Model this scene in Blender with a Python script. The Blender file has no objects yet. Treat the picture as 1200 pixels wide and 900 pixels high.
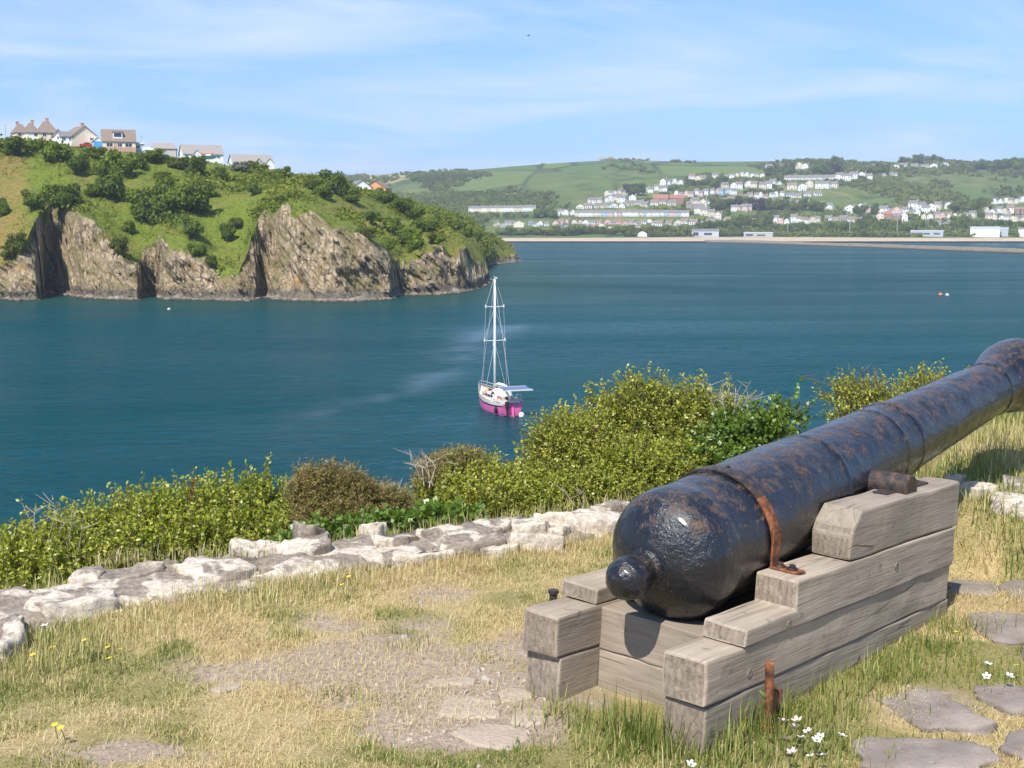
import bpy, bmesh, math, random
import numpy as np
from mathutils import Vector, Matrix

random.seed(7); rng = np.random.default_rng(7)
SC = bpy.context.scene; COL = SC.collection
R = math.radians

# ------------------------------------------------------------------ camera
FPX, HOR = 1450.0, 265.0                     # focal length and horizon in photo pixels
PITCH = math.atan((450 - HOR) / FPX)
EYE = np.array([0.0, 0.0, 18.0])             # eye 18 m above the water, 1.6 m above the fort lawn
ZG = 16.4
cam_d = bpy.data.cameras.new('camera'); cam = bpy.data.objects.new('camera', cam_d); COL.objects.link(cam)
cam.location = EYE; cam.rotation_euler = (math.pi / 2 - PITCH, 0, 0)
cam_d.sensor_width = 36; cam_d.lens = FPX / 1200 * 36; cam_d.clip_start = 0.05; cam_d.clip_end = 30000
SC.camera = cam
# ------------------------------------------------------------------ sun, sky, exposure
SUN_EL, SUN_AZ = R(53.0), R(-156.0)          # azimuth clockwise from the view direction
to_sun = Vector((math.sin(SUN_AZ) * math.cos(SUN_EL), math.cos(SUN_AZ) * math.cos(SUN_EL), math.sin(SUN_EL)))
sl = bpy.data.lights.new('sun', 'SUN'); sl.energy = 4.7; sl.angle = R(0.53); sl.color = (1.0, 0.945, 0.85)
so = bpy.data.objects.new('sun', sl); COL.objects.link(so); so.location = (-20, -40, 60)
so.rotation_euler = to_sun.to_track_quat('Z', 'Y').to_euler()
world = bpy.data.worlds.new('World'); SC.world = world; world.use_nodes = True
SC.view_settings.view_transform = 'Standard'; SC.view_settings.look = 'None'
SC.view_settings.exposure = 0.46; SC.view_settings.gamma = 1.0; SC.view_settings.use_curve_mapping = False
SC.render.engine = 'CYCLES'
cy = SC.cycles
cy.use_denoising = True; cy.max_bounces = 5; cy.diffuse_bounces = 3; cy.glossy_bounces = 3
cy.transmission_bounces = 2; cy.volume_bounces = 0; cy.transparent_max_bounces = 4
cy.caustics_reflective = False; cy.caustics_refractive = False; cy.sample_clamp_indirect = 6

# ------------------------------------------------------------------ node helpers
class NT:
    def __init__(s, tree): s.t = tree; s.t.nodes.clear()
    def n(s, typ, ins=None, **kw):
        nd = s.t.nodes.new(typ)
        for k, v in kw.items(): setattr(nd, k, v)
        for k, v in (ins or {}).items(): s.put(nd.inputs[k], v)
        return nd
    def put(s, sock, v):
        if isinstance(v, bpy.types.NodeSocket): s.t.links.new(v, sock)
        elif v is not None:
            if sock.type == 'RGBA' and len(v) == 3: v = (*v, 1)
            sock.default_value = v
    def coord(s, kind='Object', scale=(1, 1, 1), rot=(0, 0, 0), loc=(0, 0, 0)):
        tc = s.n('ShaderNodeTexCoord')
        return s.n('ShaderNodeMapping', {0: tc.outputs[kind], 1: loc, 2: rot, 3: scale}).outputs[0]
    def noise(s, vec, scale, detail=4, rough=0.55, dist=0.0):
        return s.n('ShaderNodeTexNoise', {'Vector': vec, 'Scale': scale, 'Detail': detail, 'Roughness': rough, 'Distortion': dist}).outputs[0]
    def voro(s, vec, scale, out='Distance', feature='F1', rnd=1.0):
        return s.n('ShaderNodeTexVoronoi', {'Vector': vec, 'Scale': scale, 'Randomness': rnd}, feature=feature).outputs[out]
    def ramp(s, fac, stops, interp='LINEAR'):
        nd = s.n('ShaderNodeValToRGB', {0: fac}); cr = nd.color_ramp; cr.interpolation = interp
        while len(cr.elements) < len(stops): cr.elements.new(0.5)
        for e, (p, c) in zip(cr.elements, stops):
            e.position = p; e.color = (c, c, c, 1) if isinstance(c, (int, float)) else (*c, 1)
        return nd.outputs[0]
    def mix(s, fac, a, b, blend='MIX'):
        nd = s.n('ShaderNodeMix', data_type='RGBA', blend_type=blend)
        s.put(nd.inputs[0], fac); s.put(nd.inputs[6], a); s.put(nd.inputs[7], b)
        return nd.outputs[2]
    def math(s, op, a, b=None, c=None, clamp=False):
        nd = s.n('ShaderNodeMath', operation=op, use_clamp=clamp)
        for i, v in enumerate((a, b, c)):
            if v is not None: s.put(nd.inputs[i], v)
        return nd.outputs[0]
    def bump(s, h, strength=0.5, dist=0.02, normal=None):
        nd = s.n('ShaderNodeBump', {'Strength': strength, 'Distance': dist, 'Height': h})
        if normal is not None: s.put(nd.inputs['Normal'], normal)
        return nd.outputs[0]
    def attr(s, name, out='Fac'): return s.n('ShaderNodeAttribute', attribute_name=name).outputs[out]
    def pbr(s, color, rough=0.7, normal=None, spec=0.4, metal=0.0, **ex):
        nd = s.n('ShaderNodeBsdfPrincipled', {'Base Color': color, 'Roughness': rough, 'Specular IOR Level': spec, 'Metallic': metal, **ex})
        if normal is not None: s.put(nd.inputs['Normal'], normal)
        return nd.outputs[0]
    def out(s, sh): s.n('ShaderNodeOutputMaterial', {'Surface': sh})
MATS = {}
def material(name, fn):
    m = bpy.data.materials.new(name); m.use_nodes = True
    fn(NT(m.node_tree)); MATS[name] = m
    return m
def plain(name, col, rough=0.7, var=0.12, scale=3.0, bump=0.0, metal=0.0, spec=0.4, kind='Object'):
    """one paint or stuff with mottling and a little relief"""
    def fn(t):
        v = t.coord(kind); n = t.noise(v, scale, 5)
        c = t.mix(n, tuple(x * (1 - 2 * var) for x in col), tuple(min(1, x * (1 + 2 * var)) for x in col))
        t.out(t.pbr(c, rough, t.bump(t.noise(v, scale * 6, 4), bump, 0.02) if bump else None, spec, metal))
    return material(name, fn)

# ------------------------------------------------------------------ geometry helpers
def pray(x, y):
    a0, a2 = (x - 600) / FPX, -(y - 450) / FPX; c, s = math.cos(PITCH), math.sin(PITCH)
    return np.array([a0, c + a2 * s, -s + a2 * c])
def gz(x, y, z=ZG):
    """where the sight line of a photo pixel meets the level z"""
    d = pray(x, y); return EYE + d * ((z - EYE[2]) / d[2])
def gd(x, y, D):
    """point of a sight line at depth D"""
    d = pray(x, y); return EYE + d * (D / d[1])
def _h(ix, iy, iz, seed):
    n = (ix.astype(np.int64) * 374761393 + iy.astype(np.int64) * 668265263 + iz.astype(np.int64) * 2147483647 + seed * 974634547) & 0xffffffff
    n = ((n ^ (n >> 13)) * 1274126177) & 0xffffffff
    n = ((n ^ (n >> 16)) * 2246822519) & 0xffffffff
    return ((n ^ (n >> 15)) & 0xffff) / 65535.0
def vnoise(x, y, z=0.0, seed=0):
    x, y, z = np.broadcast_arrays(np.asarray(x, float), np.asarray(y, float), np.asarray(z, float))
    ix, iy, iz = np.floor(x), np.floor(y), np.floor(z); fx, fy, fz = x - ix, y - iy, z - iz
    fx, fy, fz = (f * f * (3 - 2 * f) for f in (fx, fy, fz)); r = 0
    for dx in (0, 1):
        for dy in (0, 1):
            for dz in (0, 1):
                w = (fx if dx else 1 - fx) * (fy if dy else 1 - fy) * (fz if dz else 1 - fz)
                r = r + w * _h(ix + dx, iy + dy, iz + dz, seed)
    return r * 2 - 1
def fbm(x, y, z=0.0, oct=4, seed=0, gain=0.5):
    r = 0; a = 1.0; f = 1.0
    for o in range(oct):
        r = r + a * vnoise(np.asarray(x) * f, np.asarray(y) * f, np.asarray(z) * f, seed + o); a *= gain; f *= 2.03
    return r
class MB:
    """collects vertices and faces of one mesh"""
    def __init__(s): s.v = []; s.f = []; s.m = []
    def add(s, verts, faces, mat=0):
        o = len(s.v); s.v += [tuple(map(float, p)) for p in verts]
        s.f += [tuple(i + o for i in f) for f in faces]; s.m += [mat] * len(faces); return s
    def box(s, a, b, M=None, mat=0):
        P = [(x, y, z) for x in (a[0], b[0]) for y in (a[1], b[1]) for z in (a[2], b[2])]
        if M is not None: P = [tuple(M @ Vector(p)) for p in P]
        return s.add(P, [(0, 1, 3, 2), (4, 6, 7, 5), (0, 4, 5, 1), (2, 3, 7, 6), (0, 2, 6, 4), (1, 5, 7, 3)], mat)
    def tube(s, pts, r, n=8, mat=0, cap=True):
        pts = [Vector(p) for p in pts]; rs = r if isinstance(r, (list, tuple)) else [r] * len(pts)
        V = []; up = Vector((0, 0, 1))
        for i, p in enumerate(pts):
            t = (pts[min(i + 1, len(pts) - 1)] - pts[max(i - 1, 0)]).normalized()
            u = t.cross(up if abs(t.z) < 0.95 else Vector((1, 0, 0))).normalized(); w = t.cross(u)
            V += [p + (u * math.cos(2 * math.pi * k / n) + w * math.sin(2 * math.pi * k / n)) * rs[i] for k in range(n)]
        F = [(i * n + k, i * n + (k + 1) % n, (i + 1) * n + (k + 1) % n, (i + 1) * n + k) for i in range(len(pts) - 1) for k in range(n)]
        if cap: F += [tuple(range(n - 1, -1, -1)), tuple((len(pts) - 1) * n + k for k in range(n))]
        return s.add(V, F, mat)
    def prism(s, poly, z0, z1, mat=0):
        n = len(poly)
        return s.add([(x, y, z0) for x, y in poly] + [(x, y, z1) for x, y in poly],
                     [tuple(range(n - 1, -1, -1)), tuple(range(n, 2 * n))] + [(i, (i + 1) % n, n + (i + 1) % n, n + i) for i in range(n)], mat)
    def mesh(s, name, mats, smooth=False):
        me = bpy.data.meshes.new(name); me.from_pydata(s.v, [], s.f)
        for m in mats: me.materials.append(MATS[m])
        if len(mats) > 1: me.polygons.foreach_set('material_index', s.m)
        if smooth: me.polygons.foreach_set('use_smooth', [True] * len(s.f))
        me.update(); return me
def link(name, me, parent=None, label=None, cat=None, group=None, kind=None, loc=None):
    o = bpy.data.objects.new(name, me); COL.objects.link(o); o.parent = parent
    if loc is not None: o.location = loc
    return tag(o, label, cat, group, kind)
def tag(o, label=None, cat=None, group=None, kind=None):
    for k, v in (('label', label), ('category', cat), ('group', group), ('kind', kind)):
        if v: o[k] = v
    return o
def obj(name, mb, mats, parent=None, smooth=False, bevel=0, **kw):
    mats = [mats] if isinstance(mats, str) else mats
    o = link(name, mb.mesh(name, mats, smooth), parent, **kw)
    if bevel:
        b = o.modifiers.new('bevel', 'BEVEL'); b.width = bevel; b.segments = 2; b.limit_method = 'ANGLE'
    return o
def thing(name, label, cat, loc=(0, 0, 0), rz=0.0, group=None):
    o = link(name, None, None, label, cat, group, loc=loc); o.rotation_euler = (0, 0, rz); o.empty_display_size = 0.1
    return o
def copy_tree(o, parent=None):
    c = o.copy(); COL.objects.link(c); c.parent = parent
    for ch in list(o.children): copy_tree(ch, c)
    return c
def grid_mesh(name, P, mats, smooth=True, closed=False):
    """P: array rows x cols x 3"""
    nr, nc = P.shape[:2]; me = bpy.data.meshes.new(name)
    i = np.arange(nr * nc).reshape(nr, nc)
    q = np.stack([i[:-1, :-1], i[:-1, 1:], i[1:, 1:], i[1:, :-1]], -1).reshape(-1, 4)
    return raw_mesh(name, P.reshape(-1, 3), q, mats, smooth)
def raw_mesh(name, V, Q, mats, smooth=False):
    """numpy vertices and equal-sided faces"""
    me = bpy.data.meshes.new(name); k = Q.shape[1]
    me.vertices.add(len(V)); me.vertices.foreach_set('co', np.ascontiguousarray(V, dtype=np.float32).ravel())
    me.loops.add(Q.size); me.loops.foreach_set('vertex_index', np.ascontiguousarray(Q, dtype=np.int32).ravel())
    me.polygons.add(len(Q)); me.polygons.foreach_set('loop_start', np.arange(len(Q), dtype=np.int32) * k)
    if smooth: me.polygons.foreach_set('use_smooth', np.ones(len(Q), dtype=bool))
    for m in ([mats] if isinstance(mats, str) else mats): me.materials.append(MATS[m])
    me.update(calc_edges=True); return me
def vattr(me, name, vals):
    a = me.attributes.new(name, 'FLOAT', 'POINT'); a.data.foreach_set('value', np.ascontiguousarray(vals, dtype=np.float32).ravel())
ORD = ['first', 'second', 'third', 'fourth', 'fifth', 'sixth', 'seventh', 'eighth', 'ninth', 'tenth', 'eleventh', 'twelfth', 'thirteenth',
       'fourteenth', 'fifteenth', 'sixteenth', 'seventeenth', 'eighteenth', 'nineteenth', 'twentieth', 'twenty-first', 'twenty-second',
       'twenty-third', 'twenty-fourth', 'twenty-fifth', 'twenty-sixth', 'twenty-seventh', 'twenty-eighth', 'twenty-ninth', 'thirtieth']
def ordinal(i, n):
    return 'leftmost' if i == 0 else ('rightmost' if i == n - 1 else ORD[i])
interp = np.interp

# ------------------------------------------------------------------ sky
def build_sky():
    t = NT(world.node_tree)
    sky = t.n('ShaderNodeTexSky'); sky.sky_type = 'NISHITA'; sky.sun_disc = False
    sky.sun_elevation = SUN_EL; sky.sun_rotation = SUN_AZ; sky.altitude = 20; sky.air_density = 1.0; sky.dust_density = 0.35; sky.ozone_density = 2.2
    tc = t.n('ShaderNodeTexCoord')
    sep = t.n('ShaderNodeSeparateXYZ', {0: tc.outputs['Generated']})
    # thin cloud sheets on a flat layer high above: direction divided by its height
    zz = t.math('ADD', t.math('MAXIMUM', sep.outputs[2], 0.0), 0.10)
    u = t.math('DIVIDE', sep.outputs[0], zz); v = t.math('DIVIDE', sep.outputs[1], zz)
    p = t.n('ShaderNodeCombineXYZ', {0: u, 1: v, 2: 3.7}).outputs[0]
    p2 = t.n('ShaderNodeMapping', {0: p, 1: (3.1, 0.4, 0), 3: (0.62, 0.75, 1)}).outputs[0]
    veil = t.ramp(t.noise(p2, 1.15, 6, 0.55, 0.5), [(0.44, 0.0), (0.66, 1.0)])
    wisps = t.ramp(t.noise(t.n('ShaderNodeMapping', {0: p, 1: (0.6, 2.2, 0), 3: (0.8, 1.3, 1)}).outputs[0], 1.3, 7, 0.6, 0.8), [(0.48, 0.0), (0.75, 1.0)])
    low = t.math('SUBTRACT', 1.0, t.math('MULTIPLY', t.math('MAXIMUM', sep.outputs[2], 0.0), 3.2), clamp=True)          # the veil thickens towards the horizon all round
    cov = t.math('ADD', t.math('MULTIPLY', veil, 0.85), t.math('MULTIPLY', wisps, 0.16), clamp=True)
    grey = t.ramp(t.noise(t.n('ShaderNodeMapping', {0: p, 1: (1.3, 7.9, 0), 3: (1.1, 1.1, 1)}).outputs[0], 1.5, 5, 0.55), [(0.60, 0.0), (0.76, 1.0)])
    c0 = t.mix(t.math('MULTIPLY', low, 0.7), sky.outputs[0], (2.6, 3.9, 6.3))
    c1 = t.mix(cov, c0, (6.2, 6.1, 6.9))
    c2 = t.mix(t.math('MULTIPLY', grey, 0.35), c1, (4.3, 4.3, 4.9))
    c3 = t.mix(1.0, c2, (0.80, 0.985, 1.22), 'MULTIPLY')
    bg = t.n('ShaderNodeBackground', {0: c3, 1: 0.105})
    t.n('ShaderNodeOutputWorld', {0: bg.outputs[0]})
build_sky()
# ------------------------------------------------------------------ setting: water
def m_water(t):
    v = t.coord('Object')
    big = t.noise(t.n('ShaderNodeMapping', {0: v, 3: (0.55, 1.6, 1), 2: (0, 0, 0.3)}).outputs[0], 0.012, 4, 0.55, 0.6)   # wind patches
    streak = t.noise(t.n('ShaderNodeMapping', {0: v, 2: (0, 0, R(14)), 3: (0.5, 1.9, 1)}).outputs[0], 0.010, 5, 0.6, 0.8)                        # slicks and cat's-paws
    wv = t.n('ShaderNodeMapping', {0: v, 2: (0, 0, R(-24)), 3: (0.55, 1.5, 1)}).outputs[0]
    w1 = t.noise(wv, 0.45, 4, 0.6, 0.3); w2 = t.noise(wv, 1.9, 4, 0.62, 0.2); w3 = t.noise(wv, 0.11, 3, 0.55)
    h = t.math('ADD', t.math('MULTIPLY', w1, 1.0), t.math('ADD', t.math('MULTIPLY', w2, 0.30), t.math('MULTIPLY', w3, 1.4)))
    gust = t.ramp(big, [(0.36, 0.35), (0.60, 1.0)])
    slick = t.attr('slick'); gust = t.math('MULTIPLY', gust, t.math('SUBTRACT', 1.0, t.math('MULTIPLY', slick, 0.85)))
    nrm = t.bump(h, gust, 0.60)
    dist = t.n('ShaderNodeSeparateXYZ', {0: v}).outputs[1]
    shoal = t.ramp(t.noise(v, 0.006, 3), [(0.35, 0.0), (0.65, 1.0)])
    col = t.mix(shoal, (0.0015, 0.044, 0.058), (0.002, 0.056, 0.068))
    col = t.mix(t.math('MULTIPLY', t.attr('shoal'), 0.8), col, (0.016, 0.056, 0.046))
    # wind-roughened water never mirrors fully at a low angle: damp the reflectance
    fr = t.n('ShaderNodeFresnel', {'IOR': 1.33, 'Normal': nrm}).outputs[0]
    cap = t.math('ADD', t.ramp(streak, [(0.34, 0.20), (0.66, 0.42)]), t.math('MULTIPLY', slick, 0.28))
    fac = t.math('MULTIPLY', fr, cap)
    dif = t.n('ShaderNodeBsdfDiffuse', {0: col, 'Normal': nrm}).outputs[0]
    glo = t.n('ShaderNodeBsdfGlossy', {0: (1, 1, 1, 1), 'Roughness': t.ramp(big, [(0.3, 0.10), (0.7, 0.18)]), 'Normal': nrm}).outputs[0]
    t.out(t.n('ShaderNodeMixShader', {0: fac, 1: dif, 2: glo}).outputs[0])
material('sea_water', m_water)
def sea():
    """one sheet; wind waves are real relief near the fort, finer ripples and far waves are in the material"""
    ys = np.concatenate([np.linspace(-60, 17, 14), np.geomspace(18, 300, 760), np.geomspace(304, 1500, 120), np.linspace(1600, 9000, 12)])
    ts = np.concatenate([np.linspace(-9, -.56, 26), np.linspace(-.54, .54, 720), np.linspace(.56, 9, 26)])
    Y, T = np.meshgrid(ys, ts, indexing='ij'); X = np.clip(T * np.maximum(Y, 17), -6400, 6400)
    z = np.zeros_like(X); m = (ys > 17.5) & (ys < 302); x, y = X[m], Y[m]; w = np.zeros_like(x); rs = np.random.default_rng(8)
    wx = x + 2.5 * fbm(x / 14, y / 14, 0, 2, 801); wy = y + 2.5 * fbm(x / 14, y / 14, 0, 2, 802)
    for k in range(22):
        lam = 0.55 * 1.13 ** k; a = R(-62) + rs.normal() * .42; ph = rs.uniform(0, 6.28); q = 2 * math.pi / lam
        s_ = np.sin((wx * math.cos(a) + wy * math.sin(a)) * q + ph); w += (.5 + .5 * s_) ** 1.6 * .012 * lam ** .85
    gust = np.clip(.75 + .55 * fbm(x / 45, y / 70, 0, 3, 803), .3, 1.4); w *= gust * np.clip((300 - y) / 80, 0, 1) * np.clip((y - 20) / 10, 0, 1) * np.clip((.54 - np.abs(T[m])) * 12, 0, 1)
    z[m] = w - .02 * np.clip((y - 20) / 10, 0, 1) * 0
    # a smooth slick drifting off the mooring, and shoal water under the cliffs
    SL_ = np.array([gz(*q, 0.0)[:2] for q in ((395, 486), (430, 476), (468, 458), (500, 446), (530, 432), (546, 408), (566, 392), (600, 384))])
    def near(pts, wid):
        d = np.full(X.shape, 1e9)
        for a, c in zip(pts[:-1], pts[1:]):
            e = c - a; u = np.clip(((X - a[0]) * e[0] + (Y - a[1]) * e[1]) / (e @ e), 0, 1); d = np.minimum(d, np.hypot(X - a[0] - u * e[0], Y - a[1] - u * e[1]))
        return np.exp(-(d / wid) ** 2)
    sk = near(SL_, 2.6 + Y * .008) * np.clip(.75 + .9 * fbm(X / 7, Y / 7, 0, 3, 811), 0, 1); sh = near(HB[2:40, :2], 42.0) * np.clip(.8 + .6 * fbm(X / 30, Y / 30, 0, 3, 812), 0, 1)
    z *= 1 - .8 * np.clip(sk, 0, 1)
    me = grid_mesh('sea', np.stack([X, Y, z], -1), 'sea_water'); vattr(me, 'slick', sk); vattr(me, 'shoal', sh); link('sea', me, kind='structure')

# ------------------------------------------------------------------ setting: far shore and hill
SKY_X = [-900, 300, 400, 450, 480, 560, 600, 640, 662, 700, 706, 711, 716, 722, 735, 742, 748, 760, 800, 850, 900, 950, 1000, 1050, 1100, 1160, 1200, 1300, 1800]
SKY_Y = [209, 208, 207, 205.5, 204.5, 199.5, 196, 193, 191.5, 189.5, 187.5, 186.0, 186.3, 188.6, 188.8, 187.2, 188.8, 189.5, 190.5, 190.5, 190, 188.5, 190, 191, 190, 193.5, 192, 189, 196]
RIDGE, SHORE = 2600.0, 1388.0
def far_z(x, y):
    x = np.asarray(x, float); y = np.asarray(y, float)
    pxx = 600 + FPX * x / np.maximum(y, 1) * 0.992
    zr = 18 + (265 - interp(pxx, SKY_X, SKY_Y)) / 1462 * RIDGE
    u = (y - SHORE) / (RIDGE - SHORE)
    s = interp(u, [-.2, 0, .095, .177, .26, .34, .424, .6, .8, 1, 1.25, 3], [-.02, 0, .016, .067, .17, .285, .41, .64, .85, 1, 1.02, 0.75])
    rough = fbm(x / 260, y / 260, 0.3, 4, 11) * 7 * np.clip(u * 5, 0, 1) * np.clip((1 - u) * 4, 0, 1)
    return 2.2 + (zr - 2.2) * s + rough + np.where(u < 0, u * 60, 0)
def hit_far(px, py):
    d = pray(px, py); D = np.arange(SHORE - 10, 3200, 2.0)
    P = EYE[None, :] + d[None, :] * (D / d[1])[:, None]
    k = np.argmax(P[:, 2] <= far_z(P[:, 0], P[:, 1]) + 1e-6)
    q = P[k].copy(); q[2] = far_z(q[0], q[1]); return q
def m_hill(t):
    v = t.coord('Object')
    vs = t.n('ShaderNodeMapping', {0: v, 3: (1.0, 0.38, 0.0)}).outputs[0]
    wob = t.mix(0.06, vs, t.n('ShaderNodeTexNoise', {'Vector': vs, 'Scale': 0.02}).outputs[1], 'ADD')
    cell = t.voro(vs, 0.0075, 'Color'); edge = t.voro(vs, 0.0075, 'Distance', 'DISTANCE_TO_EDGE')
    rnd = t.n('ShaderNodeSeparateXYZ', {0: cell}).outputs[0]
    z = t.n('ShaderNodeSeparateXYZ', {0: v}).outputs[2]
    field = t.ramp(rnd, [(0.0, (0.060, 0.115, 0.026)), (0.45, (0.095, 0.150, 0.034)), (0.72, (0.070, 0.115, 0.030)), (0.84, (0.42, 0.34, 0.16)), (0.92, (0.11, 0.15, 0.045))], 'CONSTANT')
    fine = t.noise(v, 0.05, 6, 0.62)
    scrub = t.ramp(t.noise(v, 0.022, 7, 0.68), [(0.32, (0.028, 0.050, 0.014)), (0.46, (0.070, 0.105, 0.026)), (0.58, (0.120, 0.135, 0.042)), (0.72, (0.20, 0.175, 0.075))])
    patch = t.ramp(t.noise(v, 0.0055, 5, 0.6), [(0.44, 0.0), (0.56, 1.0)])
    high = t.ramp(t.math('DIVIDE', z, 170.0), [(0.60, 0.0), (0.74, 1.0)])
    k = t.math('MAXIMUM', t.math('MULTIPLY', patch, 0.75), high)
    scrub = t.mix(1.0, scrub, (1.3, 1.25, 1.2), 'MULTIPLY'); field = t.mix(1.0, field, (1.35, 1.25, 1.2), 'MULTIPLY')
    c = t.mix(k, scrub, t.mix(t.math('MULTIPLY', fine, 0.5), field, (0.10, 0.125, 0.04)))
    hedge = t.ramp(edge, [(0.0, 1.0), (0.055, 0.0)])
    c = t.mix(t.math('MULTIPLY', hedge, k), c, (0.022, 0.045, 0.016))
    # moorland with bare rock along the very top
    moor = t.ramp(t.math('DIVIDE', z, 170.0), [(0.84, 0.0), (0.90, 1.0)])
    c = t.mix(t.math('MULTIPLY', moor, 0.55), c, t.ramp(fine, [(0.4, (0.10, 0.095, 0.05)), (0.7, (0.20, 0.17, 0.11))]))
    # sand and shingle at the water's edge
    sand = t.ramp(t.math('DIVIDE', z, 10.0), [(0.40, 1.0), (0.46, 0.0)])
    c = t.mix(sand, c, t.ramp(fine, [(0.3, (0.42, 0.33, 0.23)), (0.7, (0.52, 0.43, 0.31))]))
    t.out(t.pbr(c, 0.95, t.bump(fine, 0.6, 6.0), 0.1))
material('far_hillside', m_hill)
def far_hill():
    ys = np.concatenate([np.linspace(1375, 1500, 40), np.linspace(1510, 2000, 80), np.linspace(2010, 2700, 70), np.linspace(2760, 4200, 12)])
    cols = np.concatenate([np.linspace(-700, 380, 30), np.linspace(390, 1260, 260), np.linspace(1280, 2100, 24)])
    Y, Pc = np.meshgrid(ys, cols, indexing='ij'); X = (Pc - 600) / (FPX * 0.992) * Y
    P = np.stack([X, Y, far_z(X, Y)], -1)
    link('far_hills', grid_mesh('far_hills', P, 'far_hillside'), kind='structure')
far_hill()

def m_causeway(t):
    v = t.coord('Object'); n = t.noise(v, 0.25, 6, 0.6); z = t.n('ShaderNodeSeparateXYZ', {0: v}).outputs[2]
    c = t.ramp(n, [(0.3, (0.14, 0.12, 0.09)), (0.6, (0.23, 0.195, 0.145)), (0.75, (0.16, 0.18, 0.075))])
    wet = t.ramp(t.math('DIVIDE', z, 3.0), [(0.15, 1.0), (0.40, 0.0)])
    t.out(t.pbr(t.mix(wet, c, (0.055, 0.045, 0.035)), 0.9, t.bump(n, 0.8, 1.0), 0.2))
material('causeway_stone', m_causeway)
plain('promenade_grey', (0.15, 0.135, 0.118), 0.9, 0.22, 0.08)
def breakwater():
    """long rubble bank closing off the inner basin"""
    pts = [(822, 284.2), (860, 284.8), (900, 286.0), (950, 288.0), (1000, 289.6), (1050, 291.6), (1100, 293.6), (1150, 295.6), (1200, 297.4), (1300, 302)]
    C = np.array([gz(a, b, 0.0) for a, b in pts]); t = np.linspace(0, len(pts) - 1, 260)
    path = np.stack([interp(t, range(len(pts)), C[:, k]) for k in range(3)], 1)
    tan = np.gradient(path, axis=0); nor = np.stack([-tan[:, 1], tan[:, 0]], 1); nor /= np.linalg.norm(nor, axis=1)[:, None]
    if nor[0, 1] < 0: nor = -nor
    off = [0, 2.2, 4.5, 6, 9, 12, 14.5, 17]; zz = [-.6, 1.0, 2.3, 2.9, 3.1, 2.8, 1.4, -.6]
    P = np.zeros((len(off), len(path), 3))
    for r, (o, z) in enumerate(zip(off, zz)):
        j = fbm(t * 2.3, r * 1.7, 0, 3, 5)
        P[r, :, :2] = path[:, :2] + nor * (o + j * 0.8)[:, None]; P[r, :, 2] = z + (j * 0.35 if 0 < r < 7 else 0)
    link('breakwater', grid_mesh('breakwater', P, 'causeway_stone', smooth=False), label='long low stone breakwater across the bay in front of the town', cat='breakwater')
breakwater()
def quay():
    pts = [(815, 280.4), (870, 280.2), (960, 279.9), (1050, 279.9), (1130, 280.6), (1200, 281.4), (1290, 282.6)]
    C = np.array([gz(a, b, 0.0) for a, b in pts]); t = np.linspace(0, len(pts) - 1, 160)
    path = np.stack([interp(t, range(len(pts)), C[:, k]) for k in range(3)], 1)
    off = [0, 2, 5, 8, 30, 80, 200]; zz = [-.6, 1.4, 3.2, 4.3, 4.6, 5.0, 4.2]
    P = np.zeros((len(off), len(path), 3))
    for r, (o, z) in enumerate(zip(off, zz)):
        j = fbm(t * 3.1, r * 1.9, 0, 3, 9)
        P[r] = path; P[r, :, 1] += o + (j * 0.8 if r < 4 else 0); P[r, :, 2] = z + (j * 0.3 if 0 < r < 5 else 0)
    link('promenade', grid_mesh('promenade', P, 'promenade_grey', smooth=False), kind='structure')
quay()

# ------------------------------------------------------------------ setting: near headland across the harbour mouth
BASE = [(-1000, 372), (-520, 359), (-160, 353), (-60, 351), (0, 350), (20, 351), (44, 350.5), (48, 349), (55, 344.5), (64, 343.2), (76, 345.5), (92, 347.5), (110, 349), (150, 351), (162, 350.5), (169, 346.8), (184, 346),
        (193, 350), (225, 350.5), (255, 351), (280, 352), (299, 350.5), (305, 348), (313, 348.5), (330, 350.5), (360, 352), (393, 352.5), (430, 351.3), (456, 350), (468, 346), (480, 345.2), (507, 344.6),
        (535, 342.6), (556, 339), (568, 334.5), (573, 328), (569, 319), (563, 314), (578, 310), (603, 306.8), (606, 301), (596, 293.5), (588, 288)]
# cliff top (photo y), its setback factor, then the crest beyond it: photo x, photo y and depth in metres
TOP = [(300, .4), (326, .4), (318, .35), (315, .35), (312, .35), (300, .3), (262, .14), (258, .12), (246, .25), (240, .3), (246, .35), (248, .42), (252, .5), (306, .5), (300, .45), (292, .4), (282, .35),
       (276, .35), (300, .5), (318, .5), (312, .5), (262, .45), (250, .45), (244, .5), (241, .55), (248, .5), (262, .45), (268, .45), (290, .5), (306, .5), (302, .5), (284, .5),
       (290, .55), (300, .6), (309, .7), (309, .8), (300, .8), (296, .8), (297, .9), (298, 1.2), (293, 1.2), (288, 1.2), (284, 1.2)]
CREST = [(-1000, 140, 380), (-520, 149, 390), (-160, 158, 395), (-60, 160, 395), (0, 162, 398), (20, 163, 398), (44, 166, 400), (48, 166.5, 400), (55, 167.5, 400), (64, 169, 400), (76, 171, 400), (92, 173, 402), (110, 175, 402), (150, 177.5, 403), (162, 178.5, 404), (169, 179, 404), (184, 181, 405),
         (193, 182, 406), (225, 187, 408), (255, 191, 410), (280, 195, 412), (299, 198, 415), (305, 199, 418), (313, 200.5, 420), (330, 203, 430), (358, 206.5, 445), (388, 211, 462), (420, 222, 490), (444, 227, 505), (456, 229.5, 520), (466, 231.5, 530), (486, 236, 550),
         (508, 243, 570), (524, 248, 585), (536, 251, 600), (546, 255, 612), (553, 258, 622), (559, 262, 632), (567, 269, 645), (575, 277, 656), (578, 280, 668), (577, 281, 684), (574, 281.5, 700)]
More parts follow.
